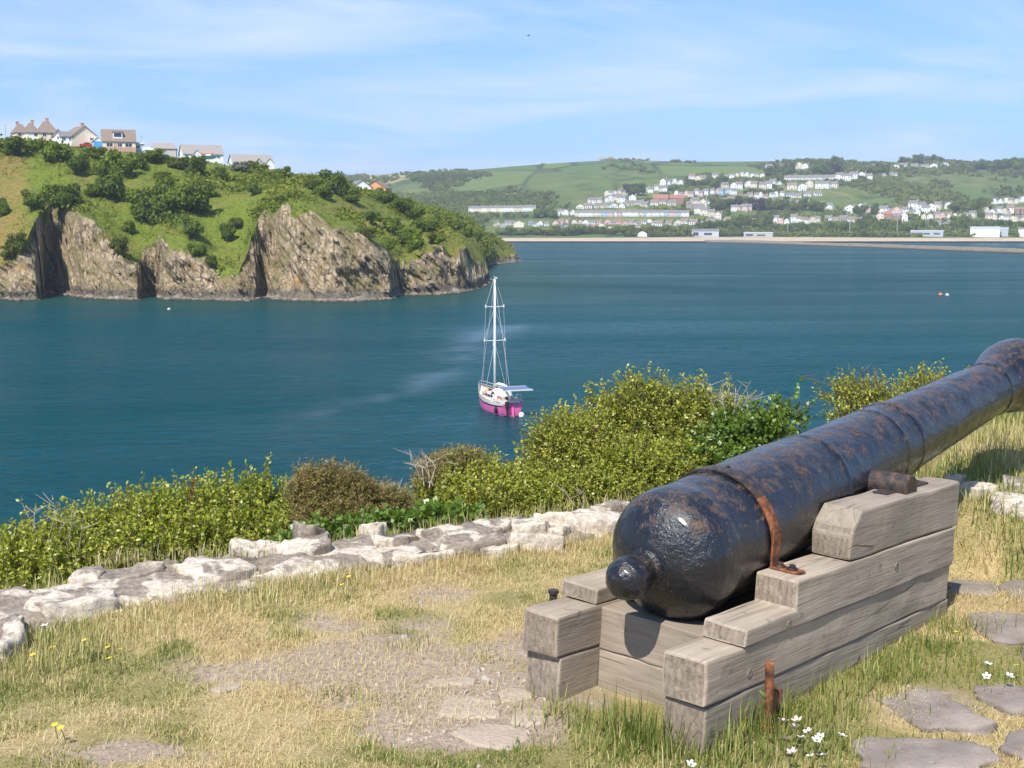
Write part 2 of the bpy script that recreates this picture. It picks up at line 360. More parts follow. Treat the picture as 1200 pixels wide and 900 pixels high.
HB = np.array([gz(a, b, 0.0) for a, b in BASE]); HS = np.array([gd(*c) for c in CREST])
seg = np.hypot(*np.diff(np.array(BASE, float), axis=0).T); HT = np.concatenate([[0], np.cumsum(seg)])
def m_headland(t):
    v = t.coord('Object'); rock = t.attr('rock'); z = t.n('ShaderNodeSeparateXYZ', {0: v}).outputs[2]
    n1 = t.noise(v, 0.16, 6, 0.62); n2 = t.noise(v, 1.1, 5, 0.65); n3 = t.noise(v, 0.035, 4, 0.55)
    strata = t.noise(t.n('ShaderNodeMapping', {0: v, 2: (0, R(34), 0), 3: (1.5, 1.0, 0.38)}).outputs[0], 0.70, 7, 0.68, 0.2)
    crack = t.voro(t.n('ShaderNodeMapping', {0: v, 2: (0, R(24), 0), 3: (1.0, 0.8, 0.16)}).outputs[0], 0.42, 'Distance', 'DISTANCE_TO_EDGE')
    rc = t.ramp(strata, [(0.26, (0.115, 0.090, 0.066)), (0.40, (0.29, 0.228, 0.16)), (0.56, (0.45, 0.368, 0.265)), (0.72, (0.64, 0.55, 0.43))])
    rc = t.mix(t.math('MULTIPLY', t.ramp(crack, [(0.0, 0.8), (0.10, 0.0)]), t.ramp(n1, [(0.4, 1.0), (0.55, 0.15)])), rc, (0.045, 0.038, 0.032))
    rc = t.mix(t.ramp(n1, [(0.46, 0.0), (0.58, 0.8)]), rc, t.ramp(n2, [(0.35, (0.13, 0.13, 0.055)), (0.7, (0.25, 0.215, 0.115))]))     # turf and dry growth in the face
    och = t.math('MULTIPLY', t.ramp(t.noise(v, 0.11, 4), [(0.55, 0.0), (0.66, 0.65)]), t.ramp(t.math('DIVIDE', z, 10.0), [(0.25, 0.0), (0.45, 1.0), (0.75, 1.0), (1.0, 0.0)]))
    rc = t.mix(och, rc, (0.34, 0.225, 0.075))                                                                 # lichen belt
    wet = t.ramp(t.math('ADD', t.math('DIVIDE', z, 10.0), t.math('MULTIPLY', t.math('SUBTRACT', n2, 0.5), 0.25)), [(0.02, 0.0), (0.05, 1.0), (0.20, 1.0), (0.30, 0.0)])
    rc = t.mix(t.math('MULTIPLY', wet, 0.85), rc, t.ramp(n2, [(0.4, (0.075, 0.066, 0.058)), (0.65, (0.22, 0.20, 0.18))]))               # weed and black lichen at the tide line
    gc = t.ramp(n2, [(0.28, (0.048, 0.082, 0.012)), (0.5, (0.110, 0.165, 0.022)), (0.72, (0.175, 0.225, 0.034))])
    gc = t.mix(t.ramp(n3, [(0.50, 0.0), (0.64, 0.75)]), gc, t.ramp(n1, [(0.35, (0.10, 0.12, 0.026)), (0.65, (0.215, 0.190, 0.062))]))    # rank dry grass
    gc = t.mix(t.ramp(n1, [(0.56, 0.0), (0.66, 0.65)]), gc, (0.035, 0.066, 0.014))
    brk = t.attr('bracken')
    gc = t.mix(t.math('MULTIPLY', brk, t.ramp(n1, [(0.3, 0.2), (0.6, 0.95)])), gc, t.ramp(n2, [(0.3, (0.13, 0.105, 0.035)), (0.7, (0.26, 0.195, 0.085))]))
    k = t.ramp(t.math('ADD', rock, t.math('MULTIPLY', t.math('SUBTRACT', t.noise(v, 0.10, 6, 0.66), 0.5), 2.2)), [(0.42, 0.0), (0.54, 1.0)])
    h = t.math('ADD', t.math('MULTIPLY', n2, 0.8), t.math('MULTIPLY', strata, k))
    gc = t.mix(1.0, gc, (1.32, 1.16, 1.0), 'MULTIPLY'); rc = t.mix(1.0, rc, (1.16, 1.12, 1.03), 'MULTIPLY')
    t.out(t.pbr(t.mix(k, gc, rc), 0.93, t.bump(h, 0.9, 1.3), 0.15))
material('headland_rock_and_turf', m_headland)
def headland():
    NC = 1640
    t = np.concatenate([np.linspace(HT[0], HT[4], 260)[:-1], np.linspace(HT[4], HT[-1], NC - 259)])
    B = np.stack([interp(t, HT, HB[:, k]) for k in range(3)], 1); S = np.stack([interp(t, HT, HS[:, k]) for k in range(3)], 1)
    ker = np.ones(7) / 7
    for k in range(2): B[6:-6, k] = np.convolve(B[:, k], ker, 'same')[6:-6]
    yc = interp(t, HT, [a for a, b in TOP]); sb = interp(t, HT, [b for a, b in TOP])
    along = np.concatenate([[0], np.cumsum(np.hypot(*np.diff(B[:, :2], axis=0).T))])
    yc = yc + fbm(along / 7, 3.3, 0, 4, 21, .6) * 9 + 3
    inl = S[:, :2] - B[:, :2]; L = np.linalg.norm(inl, axis=1); inl /= L[:, None]
    # the face leans back towards the crest, but the rock shows in the direction of the shore normal
    D = B[:, 1] * 1.03; zc = np.maximum(18 - (yc - 265) / FPX * D, 2.0)
    NR, NG = 78, 64
    rows, rock = [], []
    kk = np.hanning(121); kk /= kk.sum(); Bs = np.stack([np.convolve(np.concatenate([np.repeat(B[:1, k], 60), B[:, k], np.repeat(B[-1:, k], 60)]), kk, 'valid') for k in range(3)], 1)
    for r in range(NR):
        f = r / (NR - 1); z = -1.2 + (zc + 1.2) * f
        step = 0.5 * np.sin(f * 9 + fbm(along / 14, 1.0, 0, 2, 3) * 4) * 0.9      # ledges
        o = sb * np.maximum(z, -0.5) * (0.75 + 0.25 * f) + step * np.clip(z / 3, 0, 1)
        ap = np.exp(-np.maximum(z, 0) / 1.6) * -2.6                                # tide-line apron
        amp = np.clip((z + 1) / 3, 0, 1) * np.clip((1.12 - f) * 4, 0.25, 1)
        skew = along + z * 0.75                                                    # strata and gullies lean
        rid = 1 - np.abs(fbm(skew / 9.0, z / 30, 0.2, 4, 31)) * 2
        blk = np.round(fbm(skew / 3.4, z / 8, 0.9, 2, 33) * 3) / 3
        d = 3.4 * fbm(skew / 15.0, z / 30, 0.5, 3, 41) - 2.3 * rid + 1.3 * blk + 1.2 * fbm(skew / 2.6, z / 7, 0.1, 3, 51) + 1.0 * fbm(skew / 1.1, z / 1.9, 0.7, 3, 61)
        g = np.clip((z - 3) / np.maximum(zc - 3, 3), 0, 1)[:, None] ** .8 * .75
        Bz = B[:, :2] * (1 - g) + Bs[:, :2] * g
        P = np.zeros((NC, 3)); P[:, :2] = Bz + inl * (o + ap + d * amp)[:, None]; P[:, 2] = z
        rows.append(P); rock.append(np.full(NC, 1.0) * np.clip(1.25 - np.maximum(0, f - 0.55) * 1.7, 0, 1.25))
    last = rows[-1].copy()
    def smooth(A, w):
        if w < 2: return A.copy()
        k = np.hanning(2 * w + 3); k /= k.sum(); o = A.copy(); m = w + 1
        Ap = np.concatenate([np.repeat(A[:1], m, 0), A, np.repeat(A[-1:], m, 0)])
        for j in range(3): o[:, j] = np.convolve(Ap[:, j], k, 'valid')
        return o
    for r in range(1, NG + 1):
        f = r / NG; e = f ** 1.25
        P = smooth(last, int(4 + 110 * min(1, f * 2.2))) * (1 - e) + S * e
        bulge = np.sin(math.pi * f) * (S[:, 2] - last[:, 2]) * 0.10
        w = np.clip(f * 6, 0, 1) * np.clip((1 - f) * 5, 0, 1)
        gul = fbm(P[:, 0] / 26, P[:, 1] / 60, 0.4, 4, 71) * 2.4 + fbm(P[:, 0] / 4, P[:, 1] / 6, 0.4, 3, 81) * 0.5
        P[:, 2] += bulge + gul * w + fbm(P[:, 0] / 3, P[:, 1] / 3, 0.1, 2, 15) * 0.25
        rows.append(P); rock.append(np.clip(0.48 - f * 4, -.5, 1) * np.ones(NC))
    for o, dz in ((6, -.1), (16, -.5), (40, -1.5), (90, -4), (150, -9)):
        P = S.copy(); P[:, :2] += inl * o; P[:, 2] = np.maximum(P[:, 2] + dz - (o * 0.22) * np.clip((t - HT[-9]) / 30, 0, 1), -1.2); rows.append(P); rock.append(np.full(NC, -.5))
    P = np.array(rows); me = grid_mesh('headland', P, 'headland_rock_and_turf')
    vattr(me, 'rock', np.array(rock)); 
    xx = 600 + FPX * P[:, :, 0] / P[:, :, 1]
    vattr(me, 'bracken', np.clip((48 - xx) / 20, 0, 1) * 0.9 + np.clip((xx - 400) / 100, 0, 1) * 0.35)
    link('headland', me, kind='structure')
    return P
HEAD = headland()
_hp = HEAD[79::2, ::4].reshape(-1, 3)
_hpx = np.stack([600 + FPX * _hp[:, 0] / (_hp[:, 1] * math.cos(PITCH) - (_hp[:, 2] - 18) * math.sin(PITCH)),
                 450 - FPX * (_hp[:, 1] * math.sin(PITCH) + (_hp[:, 2] - 18) * math.cos(PITCH)) / (_hp[:, 1] * math.cos(PITCH) - (_hp[:, 2] - 18) * math.sin(PITCH))], 1)
def hit_head(x, y):
    """point of the headland's turf seen near a photo pixel (nearest to the viewer)"""
    d = np.hypot(_hpx[:, 0] - x, _hpx[:, 1] - y); k = np.where(d < d.min() + 1.2)[0]
    return _hp[k[np.argmin(_hp[k, 1])]]

sea()
def shore_rocks():
    """broken rock along the tide line of the headland"""
    rs = np.random.default_rng(17); n = 900; c = rs.integers(60, HEAD.shape[1] - 40, n); p = HEAD[3, c].copy(); q = HEAD[6, c]; out = p - HEAD[40, c]; out[:, 2] = 0; out /= np.linalg.norm(out, axis=1)[:, None]
    s = np.minimum(rs.lognormal(-.45, .5, n), 2.2); p += out * (rs.uniform(-1.5, 3.0, n) * np.where(rs.uniform(0, 1, n) < .2, 2.2, 1))[:, None]; p[:, 2] = rs.uniform(-.5, .35, n) * s * .5
    T = np.array([(1, 0, -.5), (.3, .9, -.5), (-.8, .6, -.5), (-.8, -.6, -.5), (.4, -.9, -.5), (.75, .15, .35), (.1, .6, .5), (-.55, .1, .6), (-.05, -.6, .4)])
    F = np.array([(0, 1, 5), (1, 6, 5), (1, 2, 6), (2, 7, 6), (2, 3, 7), (3, 8, 7), (3, 4, 8), (4, 5, 8), (4, 0, 5), (5, 6, 7), (5, 7, 8)])
    V = T[None] * s[:, None, None] * rs.uniform(.55, 1.35, (n, 9, 3)) * np.array([1, 1, .75]); a = rs.uniform(0, 6.28, n); ca, sa = np.cos(a)[:, None], np.sin(a)[:, None]
    V = np.stack([V[:, :, 0] * ca - V[:, :, 1] * sa, V[:, :, 0] * sa + V[:, :, 1] * ca, V[:, :, 2]], -1) + p[:, None]
    link('shore_rocks', raw_mesh('shore_rocks', V.reshape(-1, 3), (F[None] + (np.arange(n) * 9)[:, None, None]).reshape(-1, 3), 'tide_rock'), kind='stuff', label='broken dark rocks along the tide line of the headland', cat='rocks')
def m_tide(t):
    v = t.coord('Object'); n = t.noise(v, .9, 6, .65); z = t.n('ShaderNodeSeparateXYZ', {0: v}).outputs[2]
    c = t.ramp(n, [(0.3, (0.10, 0.085, 0.07)), (0.55, (0.24, 0.205, 0.165)), (0.75, (0.40, 0.35, 0.29))]); wet = t.ramp(z, [(0.15, 1.0), (0.45, 0.0)])
    t.out(t.pbr(t.mix(wet, c, (0.045, 0.038, 0.028)), .85, t.bump(n, .8, .3), .3))
material('tide_rock', m_tide); shore_rocks()
# ------------------------------------------------------------------ far materials
plain('render_white', (0.86, 0.85, 0.82), 0.8, 0.05, 0.6); plain('render_cream', (0.74, 0.66, 0.52), 0.8, 0.06, 0.6)
plain('render_pink', (0.72, 0.50, 0.45), 0.8, 0.06, 0.6); plain('render_blue', (0.42, 0.55, 0.72), 0.8, 0.06, 0.6)
plain('render_grey', (0.46, 0.45, 0.43), 0.8, 0.08, 0.6); plain('brick_red', (0.36, 0.17, 0.12), 0.85, 0.12, 0.8)
plain('brick_pink', (0.52, 0.32, 0.25), 0.85, 0.12, 1.2); plain('render_orange', (0.68, 0.34, 0.17), 0.8, 0.05, 0.6)
plain('stone_tower', (0.34, 0.30, 0.25), 0.9, 0.15, 0.8); plain('shed_metal', (0.45, 0.50, 0.55), 0.5, 0.06, 0.4)
plain('garage_blue', (0.08, 0.32, 0.68), 0.6, 0.05, 1.0); plain('window_dark', (0.045, 0.055, 0.07), 0.15, 0.1, 1.0)
plain('frame_white', (0.8, 0.8, 0.8), 0.5, 0.03, 1.0); plain('car_red', (0.40, 0.03, 0.03), 0.3, 0.05, 1.0)
plain('rubber_black', (0.02, 0.02, 0.02), 0.8, 0.1, 3.0); plain('boat_turquoise', (0.28, 0.62, 0.72), 0.4, 0.05, 1.0)
plain('kayak_orange', (0.80, 0.18, 0.04), 0.4, 0.05, 1.0); plain('pole_grey', (0.35, 0.36, 0.36), 0.5, 0.05, 1.0)
def roof_mat(name, a, b):
    def fn(t):
        v = t.coord('Object'); n = t.noise(v, 1.3, 5)
        rows = t.n('ShaderNodeTexWave', {'Vector': v, 'Scale': 1.1, 'Distortion': 0.3}, bands_direction='Z').outputs[1]
        t.out(t.pbr(t.mix(n, a, b), 0.85, t.bump(rows, 0.4, 0.05), 0.25))
    material(name, fn)
roof_mat('roof_slate', (0.13, 0.125, 0.13), (0.26, 0.25, 0.245)); roof_mat('roof_brown', (0.17, 0.13, 0.105), (0.30, 0.24, 0.19))
roof_mat('roof_red', (0.26, 0.11, 0.075), (0.40, 0.20, 0.14)); roof_mat('roof_grey', (0.24, 0.22, 0.205), (0.36, 0.33, 0.30))

# ------------------------------------------------------------------ houses
def gable_house(name, w, d, h, rh, wall, roof, windows=(), chimneys=(), doors=(), hip=0.0, axis='x', dormer=None, base_band=None):
    """walls, gabled or hipped roof with ridge along x (or y), front is -y; windows (x, z, w, h) on the front"""
    t = thing(name, None, None)
    b = MB(); b.box((-w / 2, -d / 2, -1.2), (w / 2, d / 2, h))
    e = 0.3; th = 0.18
    if axis == 'x': G = [(-w / 2, -d / 2), (-w / 2, d / 2), (w / 2, -d / 2), (w / 2, d / 2)]
    if not hip:
        if axis == 'x':
            for s in (-1, 1): b.add([(s * w / 2, -d / 2, h), (s * w / 2, d / 2, h), (s * w / 2, 0, h + rh)], [(0, 1, 2)])
        else:
            for s in (-1, 1): b.add([(-w / 2, s * d / 2, h), (w / 2, s * d / 2, h), (0, s * d / 2, h + rh)], [(0, 1, 2)])
    obj('wall', b, wall, t)
    r = MB()
    W, D = w / 2 + e, d / 2 + e; k = rh / ((d if axis == 'x' else w) / 2); lo = h - k * e
    def slab(q):
        n = len(q); r.add([(x, y, z + 0.02) for x, y, z in q] + [(x, y, z + th) for x, y, z in q], [tuple(range(n - 1, -1, -1)), tuple(range(n, 2 * n))] + [(i, (i + 1) % n, n + (i + 1) % n, n + i) for i in range(n)])
    if axis == 'x':
        X = W - hip
        slab([(-W, -D, lo), (W, -D, lo), (X, 0, h + rh), (-X, 0, h + rh)]); slab([(W, D, lo), (-W, D, lo), (-X, 0, h + rh), (X, 0, h + rh)])
        if hip: slab([(W, -D, lo), (W, D, lo), (X, 0, h + rh)]); slab([(-W, D, lo), (-W, -D, lo), (-X, 0, h + rh)])
    else:
        Y = D
        slab([(W, -Y, lo), (W, Y, lo), (0, Y, h + rh), (0, -Y, h + rh)]); slab([(-W, Y, lo), (-W, -Y, lo), (0, -Y, h + rh), (0, Y, h + rh)])
    ro = obj('roof', r, roof, t)
    for (cx, cyy, cw, ch) in chimneys:
        c = MB(); c.box((cx - cw / 2, cyy - cw / 2, h + rh * 0.4), (cx + cw / 2, cyy + cw / 2, h + rh + ch)); c.box((cx - cw / 2 - .08, cyy - cw / 2 - .08, h + rh + ch - .25), (cx + cw / 2 + .08, cyy + cw / 2 + .08, h + rh + ch - .1))
        obj('chimney', c, 'brick_pink', ro)
    for (x, z, ww, wh) in windows:
        f = MB(); f.box((x - ww / 2, -d / 2 - .06, z), (x + ww / 2, -d / 2 + .02, z + wh)); wo = obj('window', f, 'frame_white', t)
        f = MB(); f.box((x - ww / 2 + .1, -d / 2 - .075, z + .1), (x - .04, -d / 2 - .03, z + wh - .1)); f.box((x + .04, -d / 2 - .075, z + .1), (x + ww / 2 - .1, -d / 2 - .03, z + wh - .1)); obj('pane', f, 'window_dark', wo)
    for (x, ww, wh, m) in doors:
        f = MB(); f.box((x - ww / 2, -d / 2 - .07, 0), (x + ww / 2, -d / 2 + .02, wh)); obj('door', f, m, t)
    if base_band:
        f = MB(); f.box((-w / 2 - .04, -d / 2 - .04, -1.2), (w / 2 + .04, d / 2 + .04, base_band[0])); obj('plinth', f, base_band[1], t)
    if dormer:
        x, dw, dh = dormer; zb = h + rh * .28; yb = -d / 2 * .80
        f = MB(); f.box((x - dw / 2, yb, zb - .3), (x + dw / 2, 0, zb + dh)); do = obj('dormer', f, 'frame_white', t)
        f = MB(); f.box((x - dw / 2 + .3, yb - .05, zb + .35), (x + dw / 2 - .3, yb + .03, zb + dh - .35)); obj('pane', f, 'window_dark', do)
        f = MB(); f.box((x - dw / 2 - .2, yb - .25, zb + dh), (x + dw / 2 + .2, .1, zb + dh + .18)); obj('dormer_roof', f, roof, do)
    return t
def crest_at(x, back):
    """level ground on the headland's crest behind photo column x"""
    c = np.array([interp(x, [k[0] for k in CREST], [k[j] for k in CREST]) for j in (1, 2)]); return gd(x, c[0], c[1] + back)
def on_crest(t, x, ybase, back, label, cat, rz=0.0, group='houses along the top of the headland'):
    c = crest_at(x, back); D = c[1]; p = gd(x, ybase, D)
    t.location = p; t.rotation_euler = (0, 0, rz + math.atan2(-p[0], p[1])); tag(t, label, cat, group); return t
PM = 410 / 1455.0                                  # metres to a photo pixel at the crest
W2 = lambda px: px * PM
on_crest(gable_house('house', W2(14), 7, 2.3, 2.6, 'render_cream', 'roof_brown', [(-1, .9, 1.2, 1.1)], [(-.8, 0, .8, 1.0)], hip=1.6), 24, 164, 14, 'leftmost house on the headland, brown hipped roof half hidden by scrub', 'house', .25)
on_crest(gable_house('house', W2(13), 7, 2.3, 3.0, 'render_white', 'roof_brown', [(.8, .9, 1.2, 1.1)], [(.6, 0, .8, 1.1)], hip=1.6), 36.5, 164, 10, 'second house from the left on the headland with tall chimney and white wall', 'house', .2)
on_crest(gable_house('house', W2(21), 8, 2.2, 3.6, 'render_cream', 'roof_brown', [(-1.3, .8, 1.3, 1.1), (1.3, .8, 1.3, 1.1)], [(.3, 0, .9, 1.2)], hip=2.4), 55, 164, 10, 'hipped brown roofed house with central chimney near the left end of the headland', 'house', .15)
on_crest(gable_house('house', W2(11), 7, 2.0, 1.9, 'render_white', 'roof_slate', [(0, .8, 1.0, 1.0)], axis='y'), 67.5, 167, 6, 'small white gable fronted house beside the big cream gabled house', 'house', .1)
on_crest(gable_house('house', W2(14), 6, 2.0, 1.6, 'render_white', 'roof_slate', [(-.8, .7, 1.2, 1.0), (1.2, .7, 1.0, 1.0)]), 77, 168, 4, 'low white house with grey roof and bay window left of the cream gable', 'house', .1)
on_crest(gable_house('house', W2(31), 9, 2.0, 3.4, 'render_cream', 'roof_brown', [(2.2, .8, 1.4, 1.1)], [(0, -2.5, .9, 1.1)], axis='y'), 94, 168.5, 6, 'big cream gabled house with chimney left of the blue garage', 'house', .35)
g = gable_house('garage', W2(12), 5, 2.2, 1.3, 'frame_white', 'render_white', (), (), [(0, W2(10), 2.15, 'garage_blue')], axis='y'); on_crest(g, 115, 174, 3, 'white garage with bright blue door beside the dormer house', 'garage', 0)
on_crest(gable_house('house', W2(36), 8, 2.6, 3.8, 'render_cream', 'roof_brown', [(-2.9, .8, 2.0, 1.25), (2.9, .8, 2.2, 1.25), (.2, .8, 1.5, 1.25)], (), [(-1.2, .9, 2.0, 'brick_pink')], dormer=(-.3, 2.9, 1.9), base_band=(.7, 'brick_pink')), 139.5, 176, 3, 'house with large brown roof, white dormer and pink brick base', 'house', .02)
on_crest(gable_house('house', W2(29), 7, 1.6, 1.9, 'render_grey', 'roof_grey', [(-1.5, .4, 1.3, .9)], hip=1.2), 192, 180.5, 12, 'low grey roofed bungalow between the dormer house and the long white house', 'house', -.05)
h8 = on_crest(gable_house('house', W2(46), 8, 1.8, 3.0, 'render_white', 'roof_grey', [(-5.3, .5, .9, .9), (4.9, .5, 1.1, .9)], ()), 236, 187.5, 8, 'long white bungalow with grey roof and small front gable above a turquoise boat', 'house', .18)
b = MB(); b.box((-3.9, -5.6, -1), (-.7, -3.9, 1.3)); b.add([(-3.9, -5.6, 1.3), (-.7, -5.6, 1.3), (-2.3, -5.6, 2.8)], [(0, 1, 2)]); fg = obj('front_gable', b, 'render_white', h8)
b = MB(); b.add([(-4.1, -5.8, 1.15), (-2.3, -5.8, 2.95), (-2.3, -1.5, 2.95), (-4.1, -1.5, 1.15), (-.5, -5.8, 1.15), (-.5, -1.5, 1.15)], [(0, 1, 2, 3), (1, 4, 5, 2)]); obj('gable_roof', b, 'roof_grey', fg)
h9 = on_crest(gable_house('house', W2(48), 8, 1.3, 2.6, 'render_white', 'roof_grey', [(-5.2, .2, .9, .9)], ()), 294, 195.5, 10, 'white gabled bungalow with grey roof at the right end of the headland row', 'house', .22)
for sx, nm in ((1.5, 'render_grey'), (5.2, 'render_white')):
    b = MB(); b.box((sx - 1.5, -5.4, -1), (sx + 1.5, -3.9, 1.0)); b.add([(sx - 1.5, -5.4, 1.0), (sx + 1.5, -5.4, 1.0), (sx, -5.4, 2.5)], [(0, 1, 2)]); fg = obj('front_gable', b, nm, h9)
    b = MB(); b.add([(sx - 1.7, -5.6, .85), (sx, -5.6, 2.62), (sx, -1.5, 2.62), (sx - 1.7, -1.5, .85), (sx + 1.7, -5.6, .85), (sx + 1.7, -1.5, .85)], [(0, 1, 2, 3), (1, 4, 5, 2)]); obj('gable_roof', b, 'roof_grey', fg)
def placed(t, x, y, D, label, cat, rz=0, group=None):
    p = gd(x, y, D); t.location = p; t.rotation_euler = (0, 0, rz + math.atan2(-p[0], p[1])); return tag(t, label, cat, group)
placed(gable_house('house', 8.6, 9, 2.4, 3.0, 'render_white', 'roof_slate', [(0, .7, 1.4, 1.2)], axis='y'), 421, 227, 520, 'white gable fronted house in the dip beside the orange house', 'house', .3, 'houses along the top of the headland')
placed(gable_house('house', 9.0, 9, 2.4, 2.9, 'render_orange', 'roof_brown', [(0, .7, 1.6, 1.2)], axis='y'), 443, 227.5, 528, 'orange gable fronted house with brown roof in the dip', 'house', -.25, 'houses along the top of the headland')
# parked car, trailer boat, shed, poles
def red_car():
    t = thing('parked_car', None, None); sec = [(-2.0, .35, .75), (-1.9, .3, .95), (-.9, .3, 1.0), (-.4, .3, 1.45), (.9, .3, 1.45), (1.5, .3, 1.0), (1.95, .3, .9), (2.0, .4, .7)]
    b = MB(); V = []
    for x, z0, z1 in sec: V += [(x, -.8, z0), (x, -.72 if z1 > 1.1 else -.8, z1), (x, .72 if z1 > 1.1 else .8, z1), (x, .8, z0)]
    n = len(sec); b.add(V, [(i * 4 + k, i * 4 + (k + 1) % 4, i * 4 + 4 + (k + 1) % 4, i * 4 + 4 + k) for i in range(n - 1) for k in range(4)] + [(3, 2, 1, 0), tuple((n - 1) * 4 + k for k in range(4))])
    obj('body', b, 'car_red', t)
    for x0, x1 in ((-.35, .2), (.28, .85)):
        w = MB(); w.box((x0, -.83, 1.02), (x1, -.74, 1.38)); obj('window', w, 'window_dark', t)
    for x in (-1.25, 1.25):
        for y in (-.78, .78):
            w = MB(); w.tube([(x, y - .1, .32), (x, y + .1, .32)], .32, 14); wo = obj('wheel', w, 'rubber_black', t)
            w = MB(); w.tube([(x, y - .12, .32), (x, y + .12, .32)], .17, 10); obj('rim', w, 'pole_grey', wo)
    return t
on_crest(red_car(), 101, 172.5, 1.5, 'small red car parked left of the blue garage door', 'car', .1, None)
t = thing('trailer_boat', None, None); b = MB(); V = []
for i, (x, hw, z0) in enumerate([(-2.6, .9, .5), (-1, 1.0, .45), (.8, .95, .5), (1.9, .5, .75), (2.6, .04, 1.2)]): V += [(x, -hw, 1.5 + .1 * i), (x, 0, z0), (x, hw, 1.5 + .1 * i)]
b.add(V, [(i * 3 + k, i * 3 + k + 1, i * 3 + 4 + k, i * 3 + 3 + k) for i in range(4) for k in range(2)] + [(0, 1, 2), (2, 5, 3, 0), (5, 8, 6, 3), (8, 11, 9, 6), (11, 14, 12, 9)])
obj('hull', b, 'boat_turquoise', t); b = MB(); b.box((-1.0, -.6, 1.5), (.6, .6, 2.1)); obj('cabin', b, 'frame_white', t)
b = MB(); b.tube([(-1.4, -.5, .35), (-1.4, .5, .35)], .3, 10); obj('wheel', b, 'rubber_black', t)
on_crest(t, 245, 188.5, 0.5, 'turquoise boat on a trailer in front of the long white bungalow', 'boat', .1, None)
b = MB(); b.tube([(-2.1, 0, .25), (-1.6, 0, .1), (-.5, 0, 0), (.7, 0, 0), (1.7, 0, .1), (2.2, 0, .3)], [.03, .22, .3, .3, .2, .03], 8)
t = obj('kayak', b, 'kayak_orange', smooth=True); c = crest_at(243, .5); on_crest(t, 243, 180.5, .5, 'orange kayak lying on top of the turquoise boat', 'kayak', .1, None)
t = gable_house('shed', W2(10), 4, 2.4, .5, 'shed_metal', 'shed_metal', [(-.3, 1.0, 1.3, 1.0)]); on_crest(t, 163, 178, 4, 'small grey green shed attached right of the dormer house', 'shed', 0, None)
b = MB(); b.tube([(-2, 0, .4), (-1.5, 0, .9), (0, 0, 1.1), (1.5, 0, .8), (2.2, 0, .3)], [.1, .55, .7, .55, .1], 8); t = obj('dinghy', b, 'frame_white', smooth=True); on_crest(t, 174, 179, 2, 'upturned white dinghy right of the dormer house', 'dinghy', .1, None)
for x, y0, y1, lab in ((7, 163, 146, 'thin grey pole at the left end of the headland skyline'), (166, 178, 160, 'thin grey pole right of the dormer house')):
    b = MB(); hh = (y0 - y1) * PM; b.tube([(0, 0, -1), (0, 0, hh)], [.11, .07], 6); b.box((-.5, -.05, hh - .35), (.5, .05, hh - .25)); on_crest(obj('utility_pole', b, 'pole_grey'), x, y0, 5, lab, 'pole', 0, None)

# ------------------------------------------------------------------ foliage meshes
def leafmat(name, cols, trans=0.35, gloss=0.03):
    def fn(t):
        a = t.attr('tone'); c = t.ramp(a, [(i / (len(cols) - 1), k) for i, k in enumerate(cols)])
        d = t.n('ShaderNodeBsdfDiffuse', {0: c}).outputs[0]; tr = t.n('ShaderNodeBsdfTranslucent', {0: t.mix(0.5, c, (0.30, 0.36, 0.03), 'MIX')}).outputs[0]
        g = t.n('ShaderNodeBsdfGlossy', {0: (1, 1, 1, 1), 'Roughness': 0.45}).outputs[0]
        m = t.n('ShaderNodeMixShader', {0: trans, 1: d, 2: tr}).outputs[0]
        t.out(t.n('ShaderNodeMixShader', {0: gloss, 1: m, 2: g}).outputs[0])
    material(name, fn)
leafmat('far_leaf_green', [(0.063, 0.098, 0.015), (0.137, 0.197, 0.025), (0.228, 0.293, 0.043)], 0.25, 0.0)
leafmat('far_leaf_dark', [(0.050, 0.082, 0.019), (0.106, 0.160, 0.028), (0.186, 0.239, 0.043)], 0.25, 0.0)
leafmat('far_leaf_yellow', [(0.057, 0.078, 0.016), (0.121, 0.149, 0.030), (0.184, 0.196, 0.046)], 0.25, 0.0)
leafmat('far_leaf_purple', [(0.026, 0.016, 0.020), (0.050, 0.028, 0.036), (0.075, 0.045, 0.045)], 0.2)
leafmat('far_leaf_silver', [(0.11, 0.125, 0.085), (0.20, 0.21, 0.16), (0.30, 0.30, 0.24)], 0.2)
plain('bark', (0.11, 0.085, 0.06), 0.9, 0.2, 4.0, 0.4)
def crown_arrays(n, lobes, size, rs, core=True):
    """leaf clump faces spread through the lobes of a crown; lobes (x, y, z, rx, ry, rz)"""
    L = np.array(lobes, float); vol = L[:, 3] * L[:, 4] * L[:, 5]
    k = rs.choice(len(L), n, p=vol ** .8 / (vol ** .8).sum())
    d = rs.normal(size=(n, 3)); d /= np.linalg.norm(d, axis=1)[:, None]
    r = rs.uniform(0.5, 1.0, n) ** .6 * (1 + .22 * rs.normal(size=n) * (rs.uniform(0, 1, n) < .35))
    c = L[k, :3] + d * L[k, 3:] * r[:, None]
    nrm = d + rs.normal(size=(n, 3)) * .55 + np.array([0, 0, .25]); nrm /= np.linalg.norm(nrm, axis=1)[:, None]
    a = np.cross(nrm, rs.normal(size=(n, 3))); a /= np.linalg.norm(a, axis=1)[:, None]; b = np.cross(nrm, a)
    s = (size * rs.uniform(.6, 1.4, n))[:, None]
    V = np.stack([c - a * s, c - b * s * .6, c + a * s, c + b * s * .6], 1).reshape(-1, 3)
    tone = np.clip(.5 + .22 * rs.normal(size=n) + .25 * vnoise(c[:, 0] / size / 6, c[:, 1] / size / 6, c[:, 2] / size / 6, 3), 0, 1)
    return V, np.arange(4 * n).reshape(-1, 4), np.repeat(tone, 4)
